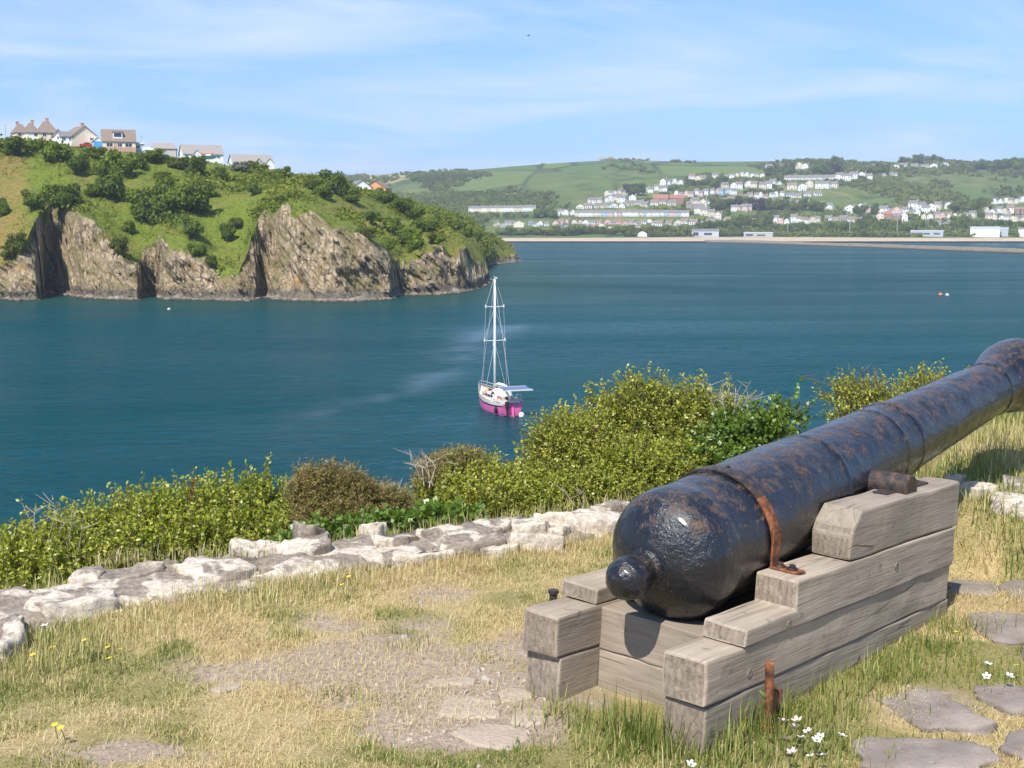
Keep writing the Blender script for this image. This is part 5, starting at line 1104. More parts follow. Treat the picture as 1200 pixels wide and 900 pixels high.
def ground():
    xs = np.concatenate([np.linspace(-60, -8, 14), np.linspace(-7.5, -3.1, 30), np.linspace(-3.0, 4.2, 240), np.linspace(4.4, 9, 24), np.linspace(10, 60, 12)])
    ys = np.concatenate([np.linspace(-30, 1.5, 24), np.linspace(1.7, 2.9, 20), np.linspace(2.95, 9.0, 230), np.linspace(9.2, 15, 30), np.linspace(16, 60, 24)])
    X, Y = np.meshgrid(xs, ys); P = np.stack([X, Y, ground_z(X, Y)], -1); me = grid_mesh('ground', P, 'lawn_turf_and_soil')
    vattr(me, 'bare', bare(X, Y)); vattr(me, 'lush', lush(X, Y)); link('ground', me, kind='structure')
ground()

# ------------------------------------------------------------------ stones
def m_stone(t):
    v = t.coord('Object'); rnd = t.n('ShaderNodeObjectInfo').outputs['Random']
    off = t.n('ShaderNodeCombineXYZ', {0: t.math('MULTIPLY', rnd, 31.0), 1: t.math('MULTIPLY', rnd, 17.0), 2: 0.0}).outputs[0]; v = t.mix(1.0, v, off, 'ADD')
    n = t.noise(v, 7.0, 6, 0.62, 0.3); f = t.noise(v, 34.0, 6, 0.66); w = t.noise(v, 4.2, 5, 0.55, 0.8); pale = t.attr('pale')
    base = t.ramp(f, [(0.28, (0.125, 0.102, 0.082)), (0.52, (0.265, 0.222, 0.178)), (0.76, (0.42, 0.36, 0.29))])
    lich = t.ramp(t.math('ADD', t.math('ADD', t.math('MULTIPLY', w, .75), t.math('MULTIPLY', n, .25)), t.math('MULTIPLY', t.math('SUBTRACT', pale, .5), .30)), [(0.495, 0.0), (0.535, 1.0)])
    c = t.mix(t.math('MULTIPLY', lich, 0.92), base, t.ramp(f, [(0.30, (0.40, 0.34, 0.265)), (0.48, (0.56, 0.49, 0.395)), (0.66, (0.72, 0.655, 0.555))]))
    c = t.mix(t.ramp(t.noise(v, 60.0, 4, .6), [(0.58, 0.0), (0.68, 0.6)]), c, (0.16, 0.135, 0.11))
    c = t.mix(t.ramp(n, [(0.58, 0.0), (0.68, 0.75)]), c, (0.15, 0.125, 0.105))
    c = t.mix(t.ramp(t.noise(v, 11.0, 4), [(0.66, 0.0), (0.72, 0.45)]), c, (0.42, 0.30, 0.11))
    t.out(t.pbr(c, 0.92, t.bump(t.math('ADD', t.math('MULTIPLY', f, .5), n), 0.8, 0.02), 0.2))
material('lichened_stone', m_stone)
def m_flag(t):
    v = t.coord('Object'); n = t.noise(v, 5.0, 6, 0.65); f = t.noise(v, 40.0, 6, 0.66)
    c = t.ramp(n, [(0.30, (0.165, 0.135, 0.118)), (0.52, (0.27, 0.230, 0.20)), (0.72, (0.39, 0.325, 0.27))])
    c = t.mix(t.ramp(f, [(0.5, 0.0), (0.7, 0.5)]), c, (0.15, 0.125, 0.115))
    t.out(t.pbr(c, 0.9, t.bump(t.math('ADD', f, n), 0.6, 0.010), 0.2))
material('flagstone_grey', m_flag)
plain('flagstone_pale', (0.40, 0.325, 0.25), 0.92, 0.16, 9.0, 0.5)
plain('pebble', (0.42, 0.37, 0.31), 0.9, 0.2, 30.0, 0.3)
def rock_mesh(name, w, d, h, seed, mat, pale=.5, flat=1.0, nseg=44, lump=.16):
    """angular slab: broken polygonal outline, bedded sides, flaky top"""
    rs = np.random.default_rng(seed); k = int(rs.integers(6, 9)); ca = (np.arange(k) + rs.uniform(-.28, .28, k)) * 2 * math.pi / k + rs.uniform(0, 1)
    sup = (np.abs(np.cos(ca)) ** 3.5 + np.abs(np.sin(ca)) ** 3.5) ** (-1 / 3.5) * rs.uniform(.84, 1.06, k)
    cx, cyy = np.cos(ca) * sup, np.sin(ca) * sup; o = np.argsort(ca); cx, cyy = cx[o], cyy[o]
    sgl = np.hypot(np.diff(np.append(cx, cx[0])), np.diff(np.append(cyy, cyy[0]))); L = np.concatenate([[0], np.cumsum(sgl)]); q = np.linspace(0, L[-1], nseg, endpoint=False)
    X = interp(q, L, np.append(cx, cx[0])); Y_ = interp(q, L, np.append(cyy, cyy[0])); n1 = fbm(X * 3 + seed, Y_ * 3, 0, 3, seed)
    X = X * (1 + lump * .45 * n1); Y_ = Y_ * (1 + lump * .45 * n1)
    lev = [(-.05, .93), (0.0, .96), (.22, 1.0), (.40, .985), (.44, .955), (.70, .985), (.88, .97), (.95, .945), (1.0, .91), (1.0, .72), (1.0, .5), (1.0, .25)]
    rows = []; tilt = rs.normal(size=2) * .10
    for i, (z, s) in enumerate(lev):
        j = 1 + .045 * fbm(X * 4 + seed * 2, Y_ * 4, z * 5, 3, seed + 5) * (1 if s > .9 else 0)
        x = X * s * j * w / 2; y = Y_ * s * j * d / 2
        u, v = x / w, y / d
        flake = np.round((fbm(x * 7 + seed, y * 7, .5, 2, seed + 3)) * 2.5) / 2.5 * .13 * h * flat
        zz = z * h + 0 * x + ((fbm(x * 16 + seed, y * 16, 0, 3, seed + 9) * .05 * h + flake * (1 if s < .93 else .5) + (u * tilt[0] + v * tilt[1]) * h * 1.6 * flat) if z > .6 else 0)
        rows.append(np.stack([x, y, zz], -1))
    P = np.array(rows); P = np.concatenate([P, P[:, :1]], 1); me = grid_mesh(name, P, mat, smooth=False)
    bm = bmesh.new(); bm.from_mesh(me); bmesh.ops.remove_doubles(bm, verts=bm.verts, dist=1e-5)
    ed = [e for e in bm.edges if e.is_boundary and all(v.co.z > h * .5 for v in e.verts)]
    if ed: bmesh.ops.contextual_create(bm, geom=ed)
    bmesh.ops.triangulate(bm, faces=bm.faces[:]); bmesh.ops.recalc_face_normals(bm, faces=bm.faces); bm.to_mesh(me); bm.free()
    a = me.attributes.new('pale', 'FLOAT', 'POINT'); a.data.foreach_set('value', np.full(len(me.vertices), pale, np.float32)); return me
# wall stones from their outlines in the photo: x0, x1, y0 (back), y1 (foot of the face), thickness m, top above lawn m, paleness
STONES = [(-60, 24, 716, 768, .13, .13, .7), (-4, 27, 722, 752, .12, .12, .9), (-30, 34, 690, 716, .08, .15, .2), (30, 131, 682, 726, .12, .18, .75), (80, 124, 664, 688, .08, .17, .55), (115, 198, 652, 690, .10, .19, .35), (131, 182, 688, 716, .11, .12, .8), (176, 220, 690, 712, .09, .09, .3), (205, 301, 643, 690, .11, .19, .75), (213, 252, 676, 704, .10, .10, .6),
          (180, 214, 655, 680, .07, .15, .3), (268, 330, 630, 656, .08, .19, .75), (323, 395, 616, 660, .17, .24, .40), (345, 378, 612, 632, .09, .29, .10), (298, 352, 654, 680, .09, .14, .65), (322, 398, 654, 682, .10, .10, .35), (392, 440, 626, 650, .08, .16, .5), (385, 432, 646, 668, .07, .10, .4), (432, 490, 620, 648, .08, .18, .6), (452, 537, 640, 660, .065, .13, .95),
          (485, 557, 612, 634, .07, .20, .6), (512, 592, 624, 648, .08, .17, .45), (552, 600, 607, 627, .07, .20, .55), (592, 662, 620, 644, .08, .16, .95), (598, 644, 605, 628, .07, .20, .65), (560, 610, 636, 652, .06, .11, .5), (620, 696, 598, 618, .07, .21, .7), (655, 732, 588, 628, .10, .20, .85), (690, 745, 584, 604, .07, .22, .6), (640, 668, 614, 632, .06, .15, .5), (735, 790, 580, 610, .08, .20, .6),
          (640, 700, 622, 640, .06, .08, .35), (420, 455, 612, 630, .06, .20, .5), (60, 110, 700, 728, .08, .09, .4), (250, 300, 686, 700, .07, .08, .5)]
wall = thing('stone_wall', 'low rubble wall of pale lichened stones curving along the lawn in front of the bushes', 'wall', (0, 0, ZG))
for i, (x0, x1, y0, y1, th, top, pale) in enumerate(STONES):
    top = top * .50 + .008; vis = min(th, top); th = max(th * .9, top + .03)
    c = gz((x0 + x1) / 2, (y0 + y1) / 2 - 5, ZG + top); ppm = FPX / (c[1] * math.cos(PITCH) + 1.5 * math.sin(PITCH))
    w = (x1 - x0) / ppm; dep = max(.16, min(.55, ((y1 - y0) - .9 * vis * ppm) / (ppm * .275)))
    me = rock_mesh('stone', w * 1.08, dep, th, 300 + i * 7, 'lichened_stone', pale)
    o = link('stone', me, wall, loc=(c[0], c[1], top - th)); slope = math.atan2(wall_y(c[0] + .2) - wall_y(c[0] - .2), .4)
    o.rotation_euler = (rng.normal() * .05, rng.normal() * .05, slope * .75 + rng.normal() * .10)
def wall_core(x0, x1, name, zt, parent, seed, width=.34):
    xs = np.arange(x0, x1, .03); rows = []
    for d, z in ((-.07, -.06), (-.06, .04), (-.045, .4), (-.03, .7), (.0, .88), (.05, .95), (.12, 1.0), (.2, 1.05), (width - .1, 1.0), (width, .7), (width + .06, -1.5)):
        x = xs; y = wall_y(xs) + d / .8 + .07; j = fbm(x * 5, d * 8, z * 3, 4, seed)
        j2 = np.round(fbm(x * 9, d * 14, 2.0, 2, seed + 4) * 2) / 2; rows.append(np.stack([x, y + j * .035 + j2 * .02, np.where(z > 0, z * zt, z) + j * .022 + j2 * .012 * (z > .3)], -1))
    me = grid_mesh(name, np.array(rows), 'lichened_stone', smooth=False); vattr(me, 'pale', np.full(len(me.vertices), .52)); link(name, me, parent)
wall_core(-6, 1.5, 'rubble_core', .080, wall, 77)
wall2 = thing('stone_wall', 'short run of pale wall stones on the grassy bank behind the muzzle', 'wall', (0, 0, ZG))
for i, (x0, x1, y0, y1, th, top, pale) in enumerate([(1126, 1173, 555, 584, .10, .365, .9), (1160, 1214, 568, 600, .11, .355, .75), (1108, 1132, 552, 567, .07, .355, .7), (1215, 1280, 572, 606, .11, .355, .7), (1176, 1210, 556, 572, .07, .37, .5)]):
    c = gz((x0 + x1) / 2, (y0 + y1) / 2 - 2, ZG + top); ppm = FPX / (c[1] + .2); w = (x1 - x0) / ppm; dep = max(.18, min(.45, ((y1 - y0) - .9 * th * ppm) / (ppm * .23)))
    o = link('stone', rock_mesh('stone', w * 1.05, dep, th, 700 + i * 5, 'lichened_stone', pale), wall2, loc=(c[0], c[1], top - th)); o.rotation_euler = (rng.normal() * .04, rng.normal() * .04, rng.normal() * .15)
# flagged path on the right and flat stones in the worn lawn
path = tag(link('path', None, None, loc=(0, 0, ZG)), kind='structure')
for i, (cx, cy, w, d) in enumerate([(1183, 741, .40, .42), (1094, 838, .30, .36), (1080, 890, .48, .26), (1190, 823, .26, .24), (1143, 694, .24, .24), (1215, 700, .3, .3), (1230, 880, .3, .3), (1250, 770, .4, .4)]):
    c = gz(cx, cy); o = link('flagstone', rock_mesh('flagstone', w, d, .05, 900 + i, 'flagstone_grey', .3, .35, 28, .26), path); o.location = (c[0], c[1], min(float(ground_z(c[0], c[1])) - ZG, .02) - .033); o.rotation_euler = (0, 0, rng.uniform(-.6, .6))
for i, (cx, cy, w, d) in enumerate([(548, 836, .26, .22), (605, 820, .16, .13), (512, 803, .09, .09), (575, 866, .26, .20), (540, 800, .12, .10), (268, 808, .13, .08), (620, 845, .14, .15), (590, 878, .13, .12)]):
    c = gz(cx, cy); o = link('flagstone', rock_mesh('flagstone', w, d, .04, 940 + i, 'flagstone_pale', .3, .5, 22, .3), path); o.location = (c[0], c[1], float(ground_z(c[0], c[1])) - ZG - .0345); o.rotation_euler = (0, 0, rng.uniform(-1, 1))


def gravel():
    """loose chippings on the bare ground"""
    rs = np.random.default_rng(4); n = 3600; x = rs.uniform(-2.6, 2.6, n); y = rs.uniform(3.3, 6.2, n); k = (bare(x, y) + rs.uniform(-.2, .2, n) > .5); x, y = x[k], y[k]
    ex = [gz(a, b) for a, b in ((585, 790), (600, 800), (570, 812), (520, 862), (560, 850))]
    for c in ex: x = np.append(x, c[0] + rs.normal(size=60) * .12); y = np.append(y, c[1] + rs.normal(size=60) * .12)
    n = len(x); z = ground_z(x, y); s = np.minimum(rs.lognormal(-5.2, .45, n), .02)
    T = np.array([(1, 0, 0), (-.5, .87, 0), (-.5, -.87, 0), (.6, .2, .75), (-.4, .5, .8), (-.2, -.6, .7)]); F = np.array([(0, 1, 4), (0, 4, 3), (1, 2, 5), (1, 5, 4), (2, 0, 3), (2, 3, 5), (3, 4, 5)])
    V = T[None] * s[:, None, None] * rs.uniform(.6, 1.4, (n, 6, 3)); a = rs.uniform(0, 6.28, n); ca, sa = np.cos(a)[:, None], np.sin(a)[:, None]
    V = np.stack([V[:, :, 0] * ca - V[:, :, 1] * sa, V[:, :, 0] * sa + V[:, :, 1] * ca, V[:, :, 2] * .8 - .001], -1) + np.stack([x, y, z], -1)[:, None, :]
    link('gravel', raw_mesh('gravel', V.reshape(-1, 3), (F[None] + (np.arange(n) * 6)[:, None, None]).reshape(-1, 3), 'pebble'), kind='stuff', label='loose stone chippings on the bare patch of lawn', cat='gravel')
gravel()

# ------------------------------------------------------------------ grass
def m_grass(t):
    a = t.attr('tone')
    c = t.ramp(a, [(0.0, (0.36, 0.265, 0.130)), (0.22, (0.62, 0.49, 0.25)), (0.42, (0.70, 0.585, 0.31)), (0.58, (0.48, 0.44, 0.16)), (0.78, (0.24, 0.275, 0.055)), (1.0, (0.12, 0.185, 0.035))])
    d = t.n('ShaderNodeBsdfDiffuse', {0: c}).outputs[0]; tr = t.n('ShaderNodeBsdfTranslucent', {0: c}).outputs[0]; g = t.n('ShaderNodeBsdfGlossy', {0: (1, 1, 1, 1), 'Roughness': .5}).outputs[0]
    t.out(t.n('ShaderNodeMixShader', {0: .03, 1: t.n('ShaderNodeMixShader', {0: .3, 1: d, 2: tr}).outputs[0], 2: g}).outputs[0])
material('grass_blade', m_grass)
def blades(x, y, z, hgt, wid, tone, rs, lean=.6, flop=None):
    """five-point bent blades as triangles"""
    n = len(x); a = rs.uniform(0, 6.283, n); dx, dy = np.cos(a), np.sin(a); wx, wy = -dy * wid / 2, dx * wid / 2
    l = np.abs(rs.normal(size=n)) * lean if flop is None else flop
    l = np.clip(l, .05, 1.6); p0 = np.stack([x, y, z - .004], -1)
    up = np.stack([0 * x, 0 * x, np.ones(n)], -1); out = np.stack([dx, dy, 0 * x], -1); w = np.stack([wx, wy, 0 * x], -1)
    s1, c1 = np.sin(l * .5)[:, None], np.cos(l * .5)[:, None]; s2, c2 = np.sin(l * 1.15)[:, None], np.cos(l * 1.15)[:, None]; H = hgt[:, None]
    p1 = p0 + (out * s1 + up * c1) * H * .55; p2 = p1 + (out * s2 + up * c2) * H * .45
    p2[:, 2] = np.maximum(p2[:, 2], z + .002)
    V = np.stack([p0 - w, p0 + w, p1 + w * .8, p1 - w * .8, p2], 1).reshape(-1, 3)
    F = np.array([(0, 1, 2), (0, 2, 3), (3, 2, 4)]); Q = (F[None] + (np.arange(n) * 5)[:, None, None]).reshape(-1, 3)
    return V, Q, np.repeat(np.clip(tone, 0, 1), 5)
def on_bed(x, y):
    """under the timber bed"""
    P = np.stack([x - C0[0], y - C0[1]], -1); s = P @ AX[0][:2]; e = P @ AX[1][:2]
    return (s > .0) & (s < 1.81) & (e > .0) & (e < .725)
FLAGS = [(o.location.x, o.location.y, max(o.dimensions[:2]) * .36) for o in path.children]
def lawn_grass():
    rs = np.random.default_rng(21); parts = []
    # short turf
    n = 560000; x = rs.uniform(-3.6, 4.2, n); y = rs.uniform(2.95, 6.9, n)
    inview = np.abs(x) < y * .56 + .3; x, y = x[inview], y[inview]
    b = bare(x, y); g = lush(x, y); wy_ = wall_y(x)
    keep = (rs.uniform(0, 1, len(x)) > b * 1.5) & (y < wy_ + np.where(x > 1.8, .12, .05)) & ~on_bed(x, y)
    for fx, fy, fr in FLAGS: keep &= (x - fx) ** 2 + (y - fy) ** 2 > (fr * rs.uniform(.75, 1.15, len(x))) ** 2
    x, y, b, g, wy_ = x[keep], y[keep], b[keep], g[keep], wy_[keep]
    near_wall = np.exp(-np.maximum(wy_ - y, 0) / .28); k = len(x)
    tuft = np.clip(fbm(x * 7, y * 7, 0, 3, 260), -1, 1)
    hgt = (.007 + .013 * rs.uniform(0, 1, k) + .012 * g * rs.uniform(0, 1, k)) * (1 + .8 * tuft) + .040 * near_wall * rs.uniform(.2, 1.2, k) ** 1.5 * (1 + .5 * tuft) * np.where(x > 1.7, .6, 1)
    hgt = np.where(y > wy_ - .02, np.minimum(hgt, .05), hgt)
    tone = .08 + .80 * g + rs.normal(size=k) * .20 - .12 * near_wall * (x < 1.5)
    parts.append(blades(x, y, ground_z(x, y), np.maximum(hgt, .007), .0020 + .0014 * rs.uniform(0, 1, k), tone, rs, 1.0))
    # straw litter lying flat
    n = 90000; x = rs.uniform(-3.0, 3.2, n); y = rs.uniform(3.0, 6.8, n); kk = (np.abs(x) < y * .43 + .2) & (y < wall_y(x)) & ~on_bed(x, y) & (lush(x, y) + rs.uniform(-.3, .3, n) < .62); x, y = x[kk], y[kk]; k = len(x)
    parts.append(blades(x, y, ground_z(x, y) + .004, .03 + .03 * rs.uniform(0, 1, k), np.full(k, .0018), .28 + rs.normal(size=k) * .12, rs, flop=np.full(k, 1.5)))
    V = np.concatenate([p[0] for p in parts]); o = np.cumsum([0] + [len(p[0]) for p in parts[:-1]]); Q = np.concatenate([p[1] + q for p, q in zip(parts, o)])
    me = raw_mesh('lawn_grass', V, Q, 'grass_blade'); vattr(me, 'tone', np.concatenate([p[2] for p in parts])); link('lawn_grass', me, kind='stuff', label='short dry and green turf of the fort lawn', cat='grass')
lawn_grass()
def tall_grass():
    rs = np.random.default_rng(22); parts = []
    def tufts(px, py, n, r, h, tone, w=.004, z=None, lean=.45):
        c = gz(px, py, ZG if z is None else z); x = c[0] + rs.normal(size=n) * r; y = c[1] + rs.normal(size=n) * r * .7
        ok = ~on_bed(x, y) | (z is not None); x, y = x[ok], y[ok]; k = len(x)
        parts.append(blades(x, y, ground_z(x, y), h * rs.uniform(.35, 1.1, k), w * rs.uniform(.6, 1.2, k), tone + rs.normal(size=k) * .13, rs, lean))
    for px, py, n, r, h, tn in ((700, 855, 90, .10, .13, .72), (740, 862, 150, .07, .20, .88), (765, 872, 160, .07, .17, .90), (800, 880, 150, .09, .14, .8), (850, 868, 200, .10, .15, .85), (885, 850, 200, .08, .14, .8), (920, 845, 180, .10, .12, .85), (955, 835, 150, .10, .11, .8), (680, 830, 100, .08, .10, .72), (1000, 815, 160, .10, .10, .8), (1040, 795, 140, .10, .10, .8),
                             (1085, 770, 130, .08, .10, .85), (1115, 745, 130, .09, .11, .85), (645, 845, 80, .08, .08, .7), (900, 890, 220, .16, .10, .85), (980, 870, 160, .15, .08, .75), (820, 895, 160, .15, .10, .8), (1140, 790, 140, .15, .07, .8), (1170, 800, 100, .1, .07, .85), (715, 880, 120, .1, .09, .65), (395, 815, 60, .05, .05, .75), (440, 825, 60, .06, .05, .7), (475, 760, 60, .05, .05, .75), (560, 775, 60, .05, .05, .6)):
        tufts(px, py, n, r, h, tn)
    for px, py, n, h, tn in ((20, 785, 420, .10, .60), (70, 768, 420, .10, .58), (120, 752, 360, .09, .52), (175, 735, 340, .08, .45), (225, 722, 340, .085, .42), (280, 712, 340, .09, .45), (330, 698, 320, .08, .40), (385, 690, 260, .09, .40), (430, 682, 220, .08, .5), (490, 672, 220, .08, .45), (550, 664, 220, .08, .42), (600, 655, 220, .08, .38), (650, 646, 220, .08, .38), (700, 640, 200, .09, .35)):
        tufts(px, py, n, .13, h, tn, .0032, lean=.6)
    # tufts growing on the wall top
    for px, py, n, zt in ((200, 672, 160, .16), (225, 690, 120, .12), (20, 705, 160, .13), (60, 690, 80, .15), (300, 665, 60, .14), (375, 665, 140, .10), (400, 650, 90, .13), (470, 640, 40, .13), (650, 625, 60, .14), (160, 648, 90, .15), (230, 645, 60, .15), (120, 655, 60, .14)):
        zt = zt * .5; c = gz(px, py, ZG + zt); k = n; x = c[0] + rs.normal(size=k) * .07; y = c[1] + rs.normal(size=k) * .06
        parts.append(blades(x, y, np.full(k, ZG + zt - .03), .07 * rs.uniform(.4, 1.2, k), .0030 * np.ones(k), .30 + rs.normal(size=k) * .16, rs, .6))
    # bank and slope on the right, and grass outside the wall
    n = 40000; x = rs.uniform(1.5, 5.6, n); y = rs.uniform(5.4, 9.6, n); k = (y > wall_y(x) - .4) & (x < y * .56 + .2); x, y = x[k], y[k]; k = len(x)
    parts.append(blades(x, y, ground_z(x, y), (.05 + .09 * rs.uniform(0, 1, k) ** 2) * (1 + .5 * fbm(x * 4, y * 4, 0, 2, 5)), np.full(k, .0048), .18 + .68 * lush(x, y) + rs.normal(size=k) * .2, rs, .6))
    n = 9000; x = rs.uniform(-3.2, 1.9, n); d = rs.uniform(.45, 1.3, n); y = wall_y(x) + d; parts.append(blades(x, y, ground_z(x, y), .05 + .09 * rs.uniform(0, 1, n), np.full(n, .0045), .62 + rs.normal(size=n) * .2, rs, .5))
    V = np.concatenate([p[0] for p in parts]); o = np.cumsum([0] + [len(p[0]) for p in parts[:-1]]); Q = np.concatenate([p[1] + q for p, q in zip(parts, o)])
    me = raw_mesh('tall_grass', V, Q, 'grass_blade'); vattr(me, 'tone', np.concatenate([p[2] for p in parts])); link('tall_grass', me, kind='stuff', label='taller tufts of grass against the timbers, wall and bank', cat='grass')
tall_grass()
# ------------------------------------------------------------------ flowers
plain('petal_yellow', (0.85, 0.62, 0.03), 0.6, 0.05, 30.0); plain('petal_white', (0.86, 0.84, 0.82), 0.6, 0.04, 30.0); plain('petal_pink', (0.72, 0.50, 0.50), 0.6, 0.08, 30.0); plain('stem_green', (0.10, 0.15, 0.035), 0.7, 0.1, 20.0)
def flower_proto(name, pet, r, hgt, cup):
    t = thing(name, None, None); b = MB(); b.tube([(0, 0, 0), (.004, 0, hgt * .5), (0, 0, hgt)], [.0014, .0012, .001], 5); obj('stem', b, 'stem_green', t)
    for q in range(5):
        a = q * 1.2566; ca, sa = math.cos(a), math.sin(a); b = MB()
        pts = [(.12 * r, 0, 0), (.55 * r, .36 * r, cup * r * .5), (r, .2 * r, cup * r), (r, -.2 * r, cup * r), (.55 * r, -.36 * r, cup * r * .5)]
        b.add([(x * ca - y * sa, x * sa + y * ca, hgt + z) for x, y, z in pts], [(0, 1, 2, 3, 4)]); obj('petal', b, pet, t)
    b = MB(); b.tube([(0, 0, hgt - .2 * r), (0, 0, hgt + .1 * r), (0, 0, hgt + .25 * r)], [.12 * r, .3 * r, .1 * r], 7); obj('flower_head', b, 'petal_yellow' if pet == 'petal_yellow' else 'stem_green', t); return t
def flowers(proto, spots, lab, group):
    N = len(spots)
    for i, (px, py, h, extra) in enumerate(spots):
        o = proto if i == 0 else copy_tree(proto); c = gz(px, py, ZG + h * .9); z = float(ground_z(c[0], c[1])); o.location = (c[0], c[1], z + .9 * h - proto_h[proto.name_full.split('.')[0]])
        o.location.z = max(o.location.z, z - .02); o.rotation_euler = (rng.normal() * .15 + .25, rng.normal() * .2, rng.uniform(0, 6))
        tag(o, lab.format(extra), 'flower', group)
proto_h = {'yellow_flower': .085, 'white_flower': .085, 'pink_flower': .08}
Y = [(46, 766, .1, 'leftmost of two together at the left end'), (63, 760, .1, 'right one of two together at the left end'), (107, 748, .1, 'alone between the left pair and the trio'), (134, 771, .09, 'lowest of the trio left of centre'), (137, 756, .1, 'topmost of the trio left of centre'), (140, 763, .09, 'middle one of the trio left of centre'), (290, 727, .1, 'alone below the wall left of the middle'), (67, 861, .05, 'left one low in the short turf'), (77, 863, .05, 'right one low in the short turf'), (408, 688, .09, 'largest of the little group before the middle of the wall'), (414, 679, .09, 'upper one of the little group before the middle of the wall'), (438, 687, .08, 'rightmost one before the middle of the wall'), (1121, 752, .06, 'by the far end of the carriage'), (1198, 791, .05, 'at the right edge beside the path')]
flowers(flower_proto('yellow_flower', 'petal_yellow', .011, .085, .25), Y, 'small yellow flower, {}', 'yellow flowers in the lawn')
Wt = [(962, 856, .10, 'top left of the cluster by the carriage'), (968, 862, .09, 'right of the cluster by the carriage'), (955, 862, .09, 'left of the cluster by the carriage'), (977, 863, .08, 'rightmost of the cluster by the carriage'), (943, 868, .09, 'lower left beside the pink blooms'), (800, 892, .06, 'alone below the near corner of the carriage'), (958, 895, .05, 'bottom left of the lowest pair'), (970, 894, .05, 'bottom right of the lowest pair'), (1152, 785, .06, 'left by the flagstones'), (1157, 791, .06, 'middle by the flagstones'), (1174, 798, .05, 'right by the flagstones'), (55, 741, .05, 'half hidden before the wall')]
flowers(flower_proto('white_flower', 'petal_white', .015, .085, .45), Wt, 'small white campion flower, {}', 'white flowers by the carriage')
Pk = [(926, 869, .10, 'largest faded bloom below the iron pin'), (941, 843, .11, 'upper bloom right of the iron pin'), (915, 849, .10, 'bloom just below the iron pin'), (928, 856, .10, 'bloom between the white flowers and pin'), (935, 880, .07, 'lowest faded bloom')]
flowers(flower_proto('pink_flower', 'petal_pink', .017, .08, .6), Pk, 'faded pink campion flower, {}', 'pink flowers by the carriage')
# ------------------------------------------------------------------ bushes below the wall
leafmat('leaf_bright', [(0.124, 0.170, 0.015), (0.263, 0.323, 0.029), (0.420, 0.460, 0.052), (0.608, 0.565, 0.097)], .40, .035)
leafmat('leaf_thorn', [(0.118, 0.165, 0.017), (0.255, 0.303, 0.030), (0.441, 0.458, 0.057), (0.665, 0.584, 0.113)], .40, .035)
leafmat('leaf_ivy', [(0.060, 0.120, 0.014), (0.132, 0.240, 0.026), (0.228, 0.348, 0.048)], .40, .05)
leafmat('gorse_brown', [(0.098, 0.091, 0.023), (0.195, 0.176, 0.044), (0.312, 0.240, 0.091), (0.442, 0.286, 0.143)], .2, .01)
plain('twig_brown', (0.17, 0.125, 0.085), 0.9, 0.2, 20.0); plain('branch_pale', (0.42, 0.36, 0.28), 0.9, 0.15, 20.0); leafmat('leaf_red', [(0.20, 0.06, 0.03), (0.34, 0.14, 0.06)], .3, .03)
def twig_tubes(A, B, Cc, r0, r1):
    """thin three-sided curved twigs A -> B -> C, as arrays"""
    n = len(A); rows = []
    for P, r in ((A, r0), (B, (r0 + r1) / 2), (Cc, r1)):
        t = Cc - A; t = t / (np.linalg.norm(t, axis=1)[:, None] + 1e-9); u = np.cross(t, [0.3, .9, .2]); u /= np.linalg.norm(u, axis=1)[:, None]; w = np.cross(t, u)
        for k in range(3):
            q = 2.0944 * k; rows.append(P + (u * math.cos(q) + w * math.sin(q)) * np.asarray(r).reshape(-1, 1))
    V = np.stack(rows, 1).reshape(-1, 3); F = np.array([(i * 3 + k, i * 3 + (k + 1) % 3, i * 3 + 3 + (k + 1) % 3, i * 3 + 3 + k) for i in range(2) for k in range(3)])
    return V, (F[None] + (np.arange(n) * 9)[:, None, None]).reshape(-1, 4)
def leaves(c, d, ln, wd, tone, rs):
    """folded leaf quads at c along d"""
    n = len(c); nn = np.cross(d, rs.normal(size=(n, 3))) + np.array([0, 0, .35]); nn /= np.linalg.norm(nn, axis=1)[:, None] + 1e-9; s = np.cross(d, nn); s /= np.linalg.norm(s, axis=1)[:, None] + 1e-9
    L, Wd = ln[:, None], wd[:, None]
    V = np.stack([c, c + d * L * .45 + s * Wd * .5 + nn * Wd * .15, c + d * L, c + d * L * .45 - s * Wd * .5 + nn * Wd * .15], 1).reshape(-1, 3)
    return V, np.arange(4 * n).reshape(-1, 4), np.repeat(np.clip(tone, 0, 1), 4)
